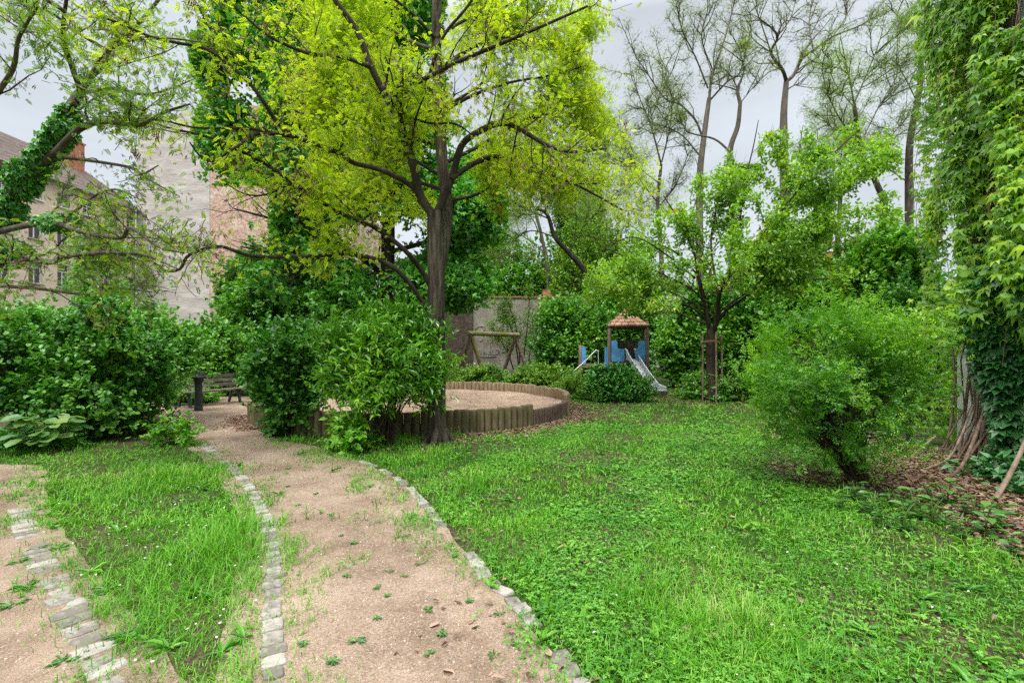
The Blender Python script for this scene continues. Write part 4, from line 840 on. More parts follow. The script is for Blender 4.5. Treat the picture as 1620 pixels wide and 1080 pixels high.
def k4(p):
    p = np.array(p)
    x = p[:, 0] / p[:, 1] * F + CX; y = HY - (p[:, 2] - EYE) / p[:, 1] * F
    return (vnoise(p, 1.6) > -.6) & (y < 492 + 14 * vnoise(p, 1.1)) & (x > 925) & (x < 1425) & ((y > np.interp(x, [925, 1050, 1130, 1200, 1320, 1420], [415, 310, 250, 215, 180, 180])) & ((x < 1160) | (x > 1200) | (y > 260))) & ((y < 455) | (abs(x - 1125) > 45)) & ((y < 425) | (rng.random(len(p)) < np.where(abs(x - 1125) > 90, .8, .35)))
lv = MB(); T.leaves(lv, T_leaf, 46000, (2, 3), (.085, .15), .09, -.4, keep=k4)
tree('small_tree', 'small spreading tree held by wooden stakes in front of the shrubs, right of the slide', 'tree', cb, T, [('leaves', lv, L_cherry)], B_cherry)

# 5. tall thin-crowned trees against the sky at the right
def tall(seed, trunk, d, r, lims, label, nleaf, leaf=L_back, size=(.10, .17), bark=B_grey, spr=(5, 1.0), name='tall_tree', sprd=.12, grp='tall sparse trees behind the shrubs'):
    T = Tree(seed); tp = [P(x, y, d) for x, y in trunk]; base = np.array([tp[0][0], d, -.2]); T.limb([base] + tp, r, r * .45, 0)
    for pts, r0 in lims:
        dd = d + T.r.uniform(-2.2, 2.2); limbs(T, [(pts, [d, dd], r0, .018, 1)])
    k = spr[1]; T.sprout(1, 0, (.9 * k, 3.2 * k), .5, (.4, 1.0), .15, .24, .05, per_m=2.3, rmin=.03, taper=.3); T.sprout(2, 6, (.35 * k, 1.2 * k), .45, (.4, 1.0), .15, .25, .03, rmin=.016); T.sprout(3, 3, (.2 * k, .5 * k), .5, (.4, 1.0), .2, .25, .03, seg=4, rmin=.010)
    lv = MB(); T.leaves(lv, T_spray, int(nleaf * 1.5), (2, 3, 4), (size[0] * .75, size[1] * .75), sprd, -.2, cluster=3)
    return tree(name, label, 'tree', (base[0], d), T, [('leaves', lv, leaf)], bark, group=grp, thin=.95)
tall(51, [(1108, 480), (1107, 400), (1107, 284), (1113, 222), (1122, 155)], 26, .24,
 [([(1122, 155), (1127, 120), (1149, 53), (1160, 10), (1170, -40)], .10), ([(1113, 222), (1100, 190), (1075, 165), (1051, 155), (1020, 110), (1005, 90)], .08), ([(1122, 160), (1150, 130), (1170, 115), (1185, 60)], .07),
  ([(1120, 140), (1100, 90), (1080, 50), (1070, 10)], .06), ([(1110, 250), (1080, 215), (1050, 200), (1020, 190)], .06), ([(1127, 110), (1110, 60), (1120, 10), (1110, -30)], .05)], 'bare-looking tall grey tree with many twisted limbs above the small staked tree, left of two', 7500)
tall(52, [(1160, 480), (1158, 400), (1158, 307), (1155, 240), (1167, 200), (1171, 164)], 25, .20,
 [([(1171, 164), (1167, 142), (1175, 120), (1178, 105)], .13), ([(1155, 240), (1130, 220), (1091, 210), (1078, 195), (1060, 190)], .08), ([(1170, 165), (1190, 140), (1210, 120)], .035), ([(1178, 110), (1170, 80), (1160, 60)], .03)],
 'tall grey tree with a broken-off top and dark bark, above the small staked tree', 2600, spr=(5, .7))
tall(53, [(1240, 480), (1241, 350), (1240, 231), (1240, 178), (1244, 129)], 30, .33,
 [([(1244, 129), (1238, 111), (1220, 84), (1230, 60), (1220, 44), (1190, 22)], .16), ([(1244, 129), (1256, 118), (1269, 93), (1287, 80), (1318, 58), (1362, 40), (1392, 22)], .16), ([(1220, 84), (1205, 40), (1190, 0)], .06),
  ([(1287, 80), (1280, 40), (1285, 0)], .07), ([(1245, 142), (1260, 134), (1278, 134)], .05), ([(1318, 58), (1340, 20), (1330, -20)], .05), ([(1228, 60), (1250, 30), (1262, -10)], .06), ([(1220, 84), (1190, 60), (1180, 30)], .05)],
 'tall grey forked tree with a clean smooth bole standing alone against the sky', 4200)
tall(54, [(1405, 480), (1402, 342), (1384, 284), (1362, 235), (1351, 164)], 23, .17,
 [([(1351, 164), (1345, 130), (1340, 107), (1330, 60)], .06), ([(1351, 164), (1370, 120), (1390, 70), (1400, 30)], .05), ([(1362, 235), (1330, 190), (1310, 150), (1300, 110)], .05), ([(1375, 260), (1410, 215), (1440, 180)], .04),
  ([(1351, 170), (1320, 130), (1310, 90)], .035), ([(1362, 225), (1390, 170), (1420, 120)], .04), ([(1384, 284), (1350, 250), (1310, 240)], .035)], 'slender curving tree with feathery foliage between the forked tree and the vine wall', 9000, leaf=L_robinia2, sprd=.15)
tall(55, [(1440, 480), (1438, 307), (1440, 222), (1456, 133), (1456, 89)], 24, .21,
 [([(1456, 89), (1451, 53), (1430, 35), (1400, 5)], .06), ([(1456, 110), (1470, 70), (1480, 20)], .05), ([(1450, 160), (1430, 120), (1410, 100)], .04), ([(1440, 222), (1470, 190), (1490, 150)], .05), ([(1439, 290), (1410, 270), (1390, 250)], .04)],
 'tall straight grey trunk rising just left of the vine-covered wall', 6500)
tall(56, [(1322, 480), (1325, 380), (1330, 300), (1328, 250)], 27, .16, [([(1328, 250), (1320, 210), (1300, 180)], .05), ([(1328, 260), (1350, 230), (1370, 190)], .05), ([(1330, 300), (1300, 270), (1280, 250)], .04), ([(1328, 260), (1335, 220), (1350, 180)], .04)],
 'short-topped slim tree behind the right-hand side of the small staked tree', 8000, leaf=L_back, sprd=.2)
tall(57, [(1048, 480), (1046, 400), (1040, 330), (1046, 260)], 28, .17, [([(1046, 260), (1030, 200), (1010, 150), (1000, 110)], .07), ([(1046, 260), (1060, 200), (1062, 150), (1050, 100)], .06), ([(1040, 320), (1010, 280), (990, 230), (975, 200)], .06), ([(1040, 330), (1070, 290), (1090, 240)], .05), ([(1028, 190), (1050, 140), (1075, 90)], .04), ([(1043, 290), (1000, 260), (965, 260)], .04)],
 'slim tall tree with fine dark twigs nearest the yellow-green crown', 11000, leaf=L_back, sprd=.15)
# trees behind the old wall, centre
tall(61, [(868, 460), (862, 400), (848, 340), (830, 300)], 31, .15, [([(830, 300), (800, 270), (780, 240)], .05), ([(848, 340), (860, 300), (855, 260)], .05), ([(862, 400), (820, 370), (780, 365)], .05), ([(866, 420), (830, 405), (790, 400)], .04), ([(848, 345), (800, 330), (770, 320)], .04)],
 'thin pale-leaved tree leaning left above the old wall', 19000, leaf=L_back, sprd=.3, grp='trees behind the yard wall')
tall(62, [(932, 470), (925, 430), (900, 400), (878, 375), (866, 340), (850, 330)], 23, .15, [([(866, 340), (855, 300), (850, 270)], .06), ([(878, 375), (840, 365), (800, 380)], .05), ([(866, 345), (820, 325), (790, 300)], .05), ([(900, 400), (930, 350), (960, 330)], .04), ([(870, 360), (900, 320), (920, 300)], .04)],
 'dark curving tree arching to the left over the old wall', 9000, leaf=L_robinia2, bark=B_dark, sprd=.25, grp='trees behind the yard wall')
tall(63, [(966, 480), (965, 400), (963, 330), (962, 250)], 34, .19, [([(962, 250), (955, 200), (950, 150)], .06), ([(963, 330), (990, 290), (1010, 250)], .05), ([(965, 380), (940, 340), (925, 310)], .05), ([(963, 300), (935, 250), (930, 210)], .05), ([(963, 350), (1000, 330), (1040, 310)], .05)],
 'pale birch-like trunk standing behind the left edge of the small staked tree', 22000, leaf=L_back, bark=B_birch, sprd=.4, grp='trees behind the yard wall')
def column(seed, px, top, d, w, label, leaf=L_conifer, n=14000, bot=470):
    c = P(px, (top + bot) / 2, d); hh = (bot - top) / 2 / F * d
    root = empty('columnar_tree', (c[0], d, 0), label=label, cat='tree', group='narrow upright trees behind the yard wall')
    MB().tube([(0, 0, -.1), (.05, 0, c[2]), (0, 0, c[2] + hh * .8)], [.22, .16, .04], 8).build('trunk', B_dark, root, smooth=True)
    bush('crown', '', '', (c[0], d, c[2]), (w, w, hh), T_leaf, leaf, n, (.16, .3), seed, 60, .17, 0, zbase=1.5, upb=.7, cluster=7, shell=.7, parent=root, part='crown')
    return root
column(71, 903, 205, 36, 1.5, 'narrow dark upright tree above the old wall, left of the other upright tree')
column(72, 938, 290, 38, 1.4, 'narrow dark upright tree, partly behind the pale birch-like trunk')
column(73, 745, 330, 40, 2.6, 'soft grey-green rounded tree far behind, right of the main trunk', L_hedge, 14000)
# birch in front of the cream house
T = Tree(75); bxy = P(150, 560, 27)
T.limb([(bxy[0], 27, -.1), P(152, 500, 27), P(155, 440, 27), P(150, 385, 27)], .13, .05, 0)
for q in (((155, 470), (135, 420)), ((155, 450), (180, 400)), ((153, 430), (130, 385)), ((152, 420), (172, 380)), ((153, 480), (185, 450)), ((155, 475), (125, 455))):
    T.limb([P(*q[0], 27), P(*q[1], 27 + rng.uniform(-1, 1))], .04, .01, 1)
T.sprout(1, 7, (.5, 1.4), .5, (.5, 1.2), .2, .25, -.12); T.sprout(2, 4, (.4, .9), .5, (.4, 1.), .15, .2, -.25)
lv = MB(); T.leaves(lv, T_dia, 15000, (2, 3), (.10, .16), .22, -.8)
tree('birch_tree', 'young birch with white stems in front of the cream apartment house', 'tree', (bxy[0], 27), T, [('leaves', lv, L_mass)], B_birch)
# sapling before the old wall
T = Tree(76); sx, sy_ = (822 - CX) / F * 25.2, 25.2
for q in (((820, 605), (822, 560), (815, 510), (800, 470)), ((826, 605), (830, 550), (836, 500), (838, 455)), ((818, 605), (806, 565), (790, 535), (778, 520)), ((823, 600), (815, 540), (800, 500), (785, 480)), ((832, 605), (838, 560), (850, 520), (856, 490))):
    T.limb([P(x, y, 25.2) for x, y in q], .045, .012, 0)
T.sprout(0, 9, (.4, 1.0), .45, (.4, 1.1), .3, .2, .05); T.sprout(1, 4, (.2, .5), .5, (.4, 1.1), .2)
lv = MB(); T.leaves(lv, T_leaf, 4200, (1, 2), (.08, .14), .16, -.2, keep=lambda p: p[:, 2] > 1.2)
tree('lilac_sapling', 'airy multi-stemmed sapling in front of the stained plaster wall, right of the swings', 'sapling', (sx, sy_), T, [('leaves', lv, L_hedge)], B_stem)

# ------------------------------------------------------------------ shrubs, left to right
bush('shrub', 'large dense rounded green shrub at the left, nearest the bench', 'shrub', (-7.38, 8.75, 1.14), (1.22, 1.0, 1.33), T_round, L_shrub, 30000, (.05, .085), 101, 60, .13, 16, cluster=7, upb=.1, wild=.04)
bush('shrub', 'spreading green shrub at the left edge of the photo with bare dark stems below', 'shrub', (-8.75, 8.7, 1.25), (1.2, 1.0, 1.15), T_round, L_shrub, 26000, (.05, .08), 102, 55, .13, 22, cluster=7, upb=.1, low=.5, stem_r=.02)
bush('shrub', 'taller green shrub rising behind the left pair of shrubs', 'shrub', (-8.6, 10.6, 1.4), (1.9, 1.2, 1.3), T_round, L_mass, 22000, (.06, .10), 103, 50, .14, 10, cluster=7, wild=.03)
bush('shrub', 'light green shrub far left beneath the cream house', 'shrub', (-13.5, 12.5, 1.4), (2.4, 1.3, 1.5), T_round, L_mass, 16000, (.07, .11), 104, 45, .14, 10, cluster=7)
bush('hedge', 'loose green hedge growing directly behind the park bench', 'hedge', (-10.3, 16.3, 1.15), (2.3, 1.0, 1.35), T_round, L_mass, 26000, (.07, .11), 105, 60, .13, 8, cluster=7)
bush('hedge', 'loose green hedge continuing right of the bench behind the front shrubs', 'hedge', (-7.0, 18.2, 1.2), (2.6, 1.1, 1.5), T_round, L_mass, 22000, (.08, .12), 106, 55, .14, 8, cluster=7)
bush('hedge', 'pale green hedge top seen between the left shrub and the bench hedge', 'hedge', (-14.5, 19.5, 1.4), (3.0, 1.2, 1.5), T_round, L_hedge, 15000, (.08, .13), 107, 50, .14, 8, cluster=7)
bush('large_shrub', 'tall bright green shrub climbing the foot of the pink brick gable', 'shrub', (-11.0, 22.5, 2.9), (2.9, 1.7, 2.0), T_lobed, L_mass, 26000, (.11, .18), 108, 50, .15, 10, cluster=7)
bush('large_shrub', 'upright green shrub reaching highest against the pink brick gable', 'shrub', (-13.4, 25, 3.9), (1.9, 1.2, 2.9), T_lobed, L_mass, 15000, (.12, .19), 109, 40, .16, 8, cluster=7)
bush('large_shrub', 'green shrub below the white house left of the main trunk', 'shrub', (-8.0, 24.5, 2.1), (2.6, 1.4, 2.1), T_round, L_mass, 18000, (.10, .16), 110, 45, .15, 8, cluster=7)
bush('shrub', 'layered mid green shrub in front of the left end of the log border', 'shrub', (-4.12, 9.0, 1.08), (.78, .72, 1.08), T_round, L_shrub, 24000, (.05, .085), 111, 60, .12, 14, cluster=7, upb=.0)
bush('glossy_shrub', 'glossy bright green shrub with bare lower stems in front of the trunk and sandpit', 'shrub', (-2.1, 8.0, 1.33), (1.18, .95, .98), T_long, L_glossy, 23000, (.07, .125), 112, 75, .10, 34, cluster=8, upb=.45, low=.38, stem_r=.016, wild=.13)
bush('low_hedge', 'low rounded pale green hedge before the swings, left of the other low hedge', 'hedge', (-1.25, 17.45, .45), (1.1, .6, .52), T_round, L_hedge, 11000, (.04, .07), 113, 45, .12, 8, cluster=7, stem_r=.007, group='low hedges behind the sandpit')
bush('low_hedge', 'longer low pale green hedge behind the right half of the sandpit', 'hedge', (1.15, 17.2, .45), (1.55, .65, .52), T_round, L_hedge, 14000, (.04, .07), 114, 60, .11, 8, cluster=7, stem_r=.007, group='low hedges behind the sandpit')
bush('low_shrub', 'small wispy shrub between the sandpit and the dark bush', 'shrub', (1.95, 14.9, .35), (.5, .5, .45), T_long, L_hedge, 4500, (.05, .09), 115, 25, .15, 8, cluster=6, stem_r=.006)
bush('dark_bush', 'dark green bush standing right in front of the play tower', 'shrub', (2.95, 14.4, .5), (.72, .6, .62), T_round, L_ivy, 11000, (.05, .08), 116, 40, .13, 8, cluster=7, stem_r=.008)
bush('low_shrub', 'small olive green shrub in front of the foot of the slide', 'shrub', (3.75, 14.3, .35), (.48, .45, .45), T_leaf, L_shrub, 5000, (.04, .07), 117, 25, .13, 8, cluster=6, stem_r=.006)
bush('large_shrub', 'big rounded shrub between the old wall and the play tower', 'shrub', (2.6, 20.9, 1.9), (1.85, 1.3, 2.05), T_round, L_mass, 30000, (.09, .14), 118, 60, .13, 8, cluster=7)
bush('large_shrub', 'tall green shrub directly behind the play tower', 'shrub', (5.1, 22.6, 2.5), (2.6, 1.3, 2.9), T_round, L_mass, 30000, (.10, .15), 119, 60, .14, 8, cluster=7)
bush('large_shrub', 'shrub immediately right of the play tower, behind the tree stakes', 'shrub', (7.5, 19.4, 1.8), (1.9, 1.2, 2.3), T_round, L_mass, 30000, (.09, .14), 120, 60, .13, 8, cluster=7)
bush('large_shrub', 'high bank of shrubbery behind the small staked tree, right side', 'shrub', (10.6, 19.3, 2.3), (2.4, 1.4, 3.0), T_round, L_mass, 36000, (.09, .15), 121, 70, .13, 8, cluster=7)
bush('large_shrub', 'high bank of shrubbery above the yellow-green shrub', 'shrub', (13.6, 18.0, 2.6), (2.6, 1.5, 3.2), T_round, L_mass, 36000, (.09, .15), 122, 70, .13, 8, cluster=7)
bush('large_shrub', 'dark leafy bank between the yellow-green shrub and the wire fence', 'shrub', (11.4, 13.3, 1.6), (1.9, 1.2, 2.1), T_round, L_shrub, 26000, (.07, .11), 123, 50, .14, 12, cluster=7)
bush('ivy_mound', 'ivy-smothered tree stump high beside the vine wall', 'ivy mound', (9.9, 12.6, 3.55), (1.0, .9, 1.35), T_round, L_mass, 15000, (.07, .11), 124, 40, .15, 10, cluster=7, low=1.5, stem_r=.05)
bush('large_shrub', 'leafy shrub low against the fence left of the white wall', 'shrub', (8.7, 10.9, 1.5), (1.0, .9, 1.6), T_round, L_shrub, 13000, (.06, .10), 125, 40, .14, 12, cluster=7)
bush('undergrowth', 'green undergrowth with yellow flowers round the tree stakes', 'undergrowth', (6.1, 15.0, .22), (1.15, .6, .5), T_lobed, L_glossy, 9000, (.05, .09), 126, 45, .13, 0, cluster=6)
bush('shrub', 'dark green low shrub right behind the tree stakes', 'shrub', (7.7, 14.2, .6), (1.0, .8, .85), T_leaf, L_shrub, 13000, (.05, .08), 127, 45, .13, 8, cluster=7)
bush('yellow_green_shrub', 'bright yellow-green shrub with many dark bare stems on the right of the lawn', 'shrub', (3.80, 5.8, 1.12), (.97, .82, .98), T_spray, L_yellow, 20000, (.06, .115), 128, 36, .14, 100, cluster=6, upb=.8, low=.22, stem_r=.013, wild=.15, thin=(.85, .36), inner=.12, shell=.86, boff=(.35, 0), hz=.6)
bush('undergrowth', 'yellow-flowered undergrowth beneath the park bench', 'undergrowth', (-9.3, 14.1, .15), (.5, 1.1, .40), T_lobed, L_bright, 4500, (.05, .09), 129, 30, .15, 0, cluster=6)
bush('bright_herb', 'bright green lobed-leaf herb with yellow flowers at the foot of the glossy shrub', 'herb', (-2.5, 7.55, .2), (.36, .28, .27), T_lobed, L_bright, 520, (.07, .12), 130, 14, .16, 10, cluster=4, stem_r=.004)
bush('herb_patch', 'low bright herb with yellow flowers under the right edge of the big left shrub', 'herb', (-5.6, 7.95, .12), (.4, .25, .28), T_lobed, L_bright, 500, (.06, .10), 131, 14, .16, 8, cluster=4, stem_r=.004)
bush('ground_ivy', 'dark trailing ivy along the foot of the leftmost shrub', 'ivy', (-8.1, 7.75, .02), (1.5, .35, .20), T_lobed, L_ivy, 5000, (.05, .08), 132, 40, .12, 0, cluster=5)
bush('ground_ivy', 'dark trailing ivy under the right-hand vine wall', 'ivy', (6.2, 4.9, .0), (.65, 1.6, .30), T_lobed, L_hops, 2800, (.07, .12), 133, 40, .12, 0, cluster=4)
bush('leafy_tree', 'pale green bushy tree filling the gap between the old wall and the play tower', 'tree', (5.3, 30, 5.4), (3.3, 1.6, 4.9), T_leaf, L_hedge, 26000, (.13, .21), 140, 70, .14, 14, cluster=6, stem_r=.07, group='trees behind the yard wall', stempart='trunk', part='crown')
# distant greenery closing the view (reads as one mass)
for nm_, c_, r_, n_, lf in (('distant_wood', (3.0, 37, 4.2), (9, 2.2, 5.6), 42000, L_mass), ('distant_wood', (20.5, 33, 3.5), (8.5, 2.2, 4.8), 40000, L_mass), ('distant_wood', (-5, 39, 3.5), (5, 2, 4.6), 20000, L_mass), ('distant_wood', (15, 27, 2.8), (6, 1.6, 3.4), 30000, L_mass)):
    tag(bush(nm_, 'distant leafy wood closing the view behind the playground', 'wood', c_, r_, T_round, lf, n_, (.17, .30), int(n_ + c_[0]), 90, .12, 0, cluster=7), kind='stuff')

# large-leaved plant by the left shrub
t = empty('broad_leaved_plant', G(72, 712), label='large-leaved pale green plant at the foot of the left-hand shrub', cat='plant')
m = MB(); n = 70; a = rng.uniform(0, 6.28, n); r = rng.uniform(.05, .42, n); z = rng.uniform(.18, .62, n) * (1 - .4 * r)
pp = np.stack([r * np.cos(a), r * np.sin(a) - .05, z], 1); m.scatter(T_round, pp, nrm(np.stack([np.cos(a), np.sin(a), rng.uniform(-.4, .1, n)], 1)), nrm(rng.normal(0, .25, (n, 3)) + [0, -.2, 1]), rng.uniform(.16, .26, n)); m.build('leaves', L_weed, t)
m = MB()
for q in pp[::3]: m.tube(spline([(0, 0, 0), q * [.5, .5, .8], q], 3), .006, 4, cap=False)
m.build('stalks', L_weed, t)

# ------------------------------------------------------------------ creepers on the white wall
t = empty('creeper', (VX, 5, 0), label='dense five-leaved creeper hanging down the white wall at the right edge', cat='creeper'); o_ = np.array([VX, 5, 0])
def wallpts(n, z0, z1, y0, y1, dmin, dmax, seed, thr=-.3, fq=1.0):
    r = np.random.default_rng(seed); y = r.uniform(y0, y1, n); z = r.uniform(z0, z1, n); q = np.stack([y * 1.3, z * .55, y * 0], 1) * fq
    prot = dmin + (dmax - dmin) * np.clip(.5 + .55 * vnoise(q, 1.6), 0, 1) * r.random(n) ** .6; prot = np.minimum(prot, np.interp(y, [6.3, 6.9, 7.9], [9, .50, .30])); k = vnoise(q + 7, 2.1) > thr
    p = np.stack([VX - prot, y, z], 1); k &= ~((p[:, 1] > 7.1) & (r.random(n) < .35)); return p[k]
pp = wallpts(30000, 1.7, 9.5, 1.2, 7.9, .08, .95, 1, -.34)
c_ = (np.exp(-((pp[:, 1] - 7.35) / .40) ** 4) * np.clip((3.6 - pp[:, 2]) / 1., 0, 1)) > rng.random(len(pp)); pp = pp[~c_]
n = len(pp); dr = nrm(np.array([-.75, .1, -.75]) + rng.normal(0, .35, (n, 3))); up = nrm(np.array([-.75, -.1, .7]) + rng.normal(0, .25, (n, 3)))
m = MB().scatter(T_palm, pp - o_, dr, up, rng.uniform(.08, .145, n) * np.exp(rng.normal(0, .25, n)))
pp = np.stack([rng.uniform(6.75, 7.4, 5200), rng.uniform(7.45, 8.2, 5200), rng.uniform(.1, 8.8, 5200)], 1); pp = pp[vnoise(pp * [1, 1, .5], 2.4) > -.15]; pp = pp[(rng.random(len(pp)) < .42 + pp[:, 2] / 10)]; n = len(pp)
m.scatter(T_palm, pp - o_, nrm(np.array([-.5, -.3, -.7]) + rng.normal(0, .4, (n, 3))), nrm(np.array([-.4, -.5, .7]) + rng.normal(0, .3, (n, 3))), rng.uniform(.06, .11, n))
m.build('leaves', L_creeper, t)
m = MB()
for k in range(120):
    y = rng.choice([rng.normal(6.8, .14), rng.uniform(2.5, 6.9)]); z1 = rng.uniform(4, 10); zz = np.linspace(0.0, z1, 14); ph = rng.uniform(0, 6.28, 3); off_ = rng.uniform(.04, .3)
    p = np.stack([VX - off_ - .08 * np.sin(zz * 1.1 + ph[0]) * rng.random() - .03 * np.sin(zz * 4 + ph[1]), y + .16 * np.sin(zz * .8 + ph[1]) + .04 * np.sin(zz * 3.3 + ph[2]), zz], 1); p[0, 0] -= rng.uniform(0, .35)
    m.tube(p - o_, np.linspace(rng.uniform(.008, .028), .004, 14), 6, cap=False)
for k in range(60):                                        # dangling loose shoots
    y = rng.uniform(3, 8.0); z1 = rng.uniform(4, 9); L = rng.uniform(.8, 2.8); zz = np.linspace(0, -L, 7); p = np.stack([VX - .35 - rng.uniform(0, .35) + .05 * np.sin(zz * 3), y + .08 * np.sin(zz * 2 + k), z1 + zz], 1)
    m.tube(p - o_, .004, 4, cap=False)
m.build('stems', B_vine, t)
m = MB()
for k in range(24):                                        # thick twisted main stems rooted at the wall corner
    ph = rng.uniform(0, 6.28, 3); zz = np.linspace(-.05, rng.uniform(2.5, 7.5), 18); s_ = np.clip(1 - zz / 1.3, 0, 1) ** 1.5
    p = np.stack([VX - .05 - .08 * rng.random() - s_ * rng.uniform(0, .28) * (k % 5 == 0) + .04 * np.sin(zz * 2.2 + ph[0]), 6.93 + .09 * rng.normal() + .10 * np.sin(zz * 1.3 + ph[1]) + s_ * rng.normal(0, .22), zz], 1)
    m.tube(p - o_, np.linspace(rng.uniform(.012, .034), .009, 18), 7, cap=False)
m.build('main_stems', B_vine, t, smooth=True)
# dark broad-leaved vine low on the wall
t = empty('dark_vine', (VX, 5, 0), label='dark green broad-leaved vine low on the right, in front of the white wall', cat='creeper')
pp = wallpts(6500, .15, 2.75, 4.6, 6.72, .15, .80, 3, -.8); n = len(pp)
m = MB().scatter(T_lobed, pp - o_, nrm(np.array([-.6, -.1, -.55]) + rng.normal(0, .3, (n, 3))), nrm(np.array([-.5, -.2, .8]) + rng.normal(0, .22, (n, 3))), rng.uniform(.10, .17, n)); m.build('leaves', L_hops, t)
m = MB()
for k in range(30):
    y = rng.uniform(3.7, 6.4); zz = np.linspace(0, rng.uniform(1.5, 3), 8); m.tube(np.stack([VX - .2 - .1 * np.sin(zz * 2 + k), y + .15 * np.sin(zz * 1.7 + k), zz], 1) - o_, .008, 5, cap=False)
m.build('stems', B_vine, t)
# fallen vine stems and roots lying by the wall
for k, (pts, r0, lab) in enumerate((([(1540, 640, 6.9), (1520, 690, 6.6), (1500, 725, 6.5), (1462, 748, 6.3)], .016, 'brown root arching from the wall corner to the litter, nearest the shrub'),
    ([(1560, 640, 6.8), (1535, 710, 6.3), (1515, 745, 6.1), (1490, 765, 5.95)], .024, 'thick brown root at the foot of the wall corner'),
    ([(1480, 690, 7.4), (1450, 715, 7.2), (1440, 735, 7.0)], .018, 'pale brown branch lying behind the roots'),
    ([(1635, 670, 5.4), (1615, 715, 5.3), (1595, 755, 5.2), (1575, 790, 5.1)], .026, 'leaning bare vine stem at the right edge of the photo'))):
    pw = [P(*q) for q in pts]; pw[-1][2] = .01; o0 = pw[-1].copy(); o0[2] = 0
    tb = MB().tube(spline(pw, 5) - o0, np.linspace(r0 * .8, r0, (len(pw) - 1) * 5 + 1), 8); ob = tb.build('vine_root', B_vine, None, smooth=True); ob.location = tuple(o0); tag(ob, lab, 'root', 'bare vine roots at the foot of the wall')

# ------------------------------------------------------------------ lawn, herbs, litter
LIT = np.array([G(*q)[:2] for q in ((1455, 700), (1545, 690), (1640, 760), (1800, 900), (1640, 900), (1500, 815), (1400, 770), (1380, 745))])
def sample(n, d0, d1, pw=.6, half=54, seed=0):
    r = np.random.default_rng(seed); u = r.random(n); e_ = 1 - pw; d = (d0 ** e_ + u * (d1 ** e_ - d0 ** e_)) ** (1 / e_); a = np.radians(r.uniform(-half, half, n)); return np.stack([d * np.sin(a) / np.cos(a) * .999, d], 1)
PM = np.vstack([dense([(560, 1500), (495, 1065), (488, 960), (480, 900), (462, 830), (440, 790), (410, 755), (365, 720), (312, 690), (280, 668), (252, 656)]), pathT,
    dense([(398, 640), (396, 664), (412, 690), (455, 712), (500, 738), (550, 765), (600, 800), (650, 840), (700, 885), (750, 935), (800, 985), (850, 1068), (1000, 1500)])])
PM2 = np.vstack([dense([(-700, 736), (-200, 742), (-20, 742), (10, 760), (5, 800), (0, 850), (20, 905), (50, 980), (90, 1065), (200, 1500)]), [G(-1500, 1500)[:2]]])
def lawnmask(p, r, fringe=.14):
    n = len(p); q = p + r.normal(0, fringe, (n, 2)) * np.minimum(1, .35 + p[:, 1:2] * .05); v3 = np.c_[p, p[:, :1] * 0]; nz_ = vnoise(v3, 2.2)
    q = q + .16 * np.stack([vnoise(v3, 3.1), vnoise(v3 + 9, 3.3)], 1)
    inn = inside(q, PM) | inside(q, PM2); edge = (inside(q, PATH) | inside(q, PATH2)) & ~inn
    k = (~inn & (~edge | ((vnoise(v3 + 11, 3.4) > -.05) & (r.random(n) < .55)) | (r.random(n) < .10))) | ((r.random(n) < .05) & (nz_ > .25)) | ((vnoise(v3 + 3, 4.2) > .86) & (r.random(n) < .35))
    wedge = inside(q, PATH2 + [.0, .0]) ; k &= ~(wedge & (r.random(n) < .1))
    k &= ~((edist(p) < .075) & (r.random(n) < .72)); dS = np.hypot(p[:, 0] - SC[0], p[:, 1] - SC[1]); k &= dS > SR + .06; k &= (dS > SR + .55 + .25 * nz_) | (r.random(n) < .28)
    k &= ~(inside(q, LIT) & (r.random(n) < .93)); k &= p[:, 0] < 6.85
    k &= ~((p[:, 0] < -4.9 - .3 * nz_) & (p[:, 1] > 8.0)); k &= ~((np.hypot(p[:, 0] - 4.1, p[:, 1] - 5.9) < .75 + .2 * nz_) & (r.random(n) < .75))
    k &= np.hypot(p[:, 0] - bx, p[:, 1] - by) > .3
    return k
EL = np.vstack([spline([G(*q) for q in e__], 8)[:, :2] for e__ in (EA, EB, EC)])
def edist(p): return np.concatenate([np.sqrt(((c__[:, None] - EL[None]) ** 2).sum(-1)).min(1) for c__ in np.array_split(p, max(1, len(p) // 4000))]) if len(p) else np.zeros(0)
def bare(p): v3 = np.c_[p, p[:, :1] * 0]; return np.clip(.72 + .5 * vnoise(v3, 1.25) + .5 * vnoise(v3 + 5, 4.5), .38, 1)
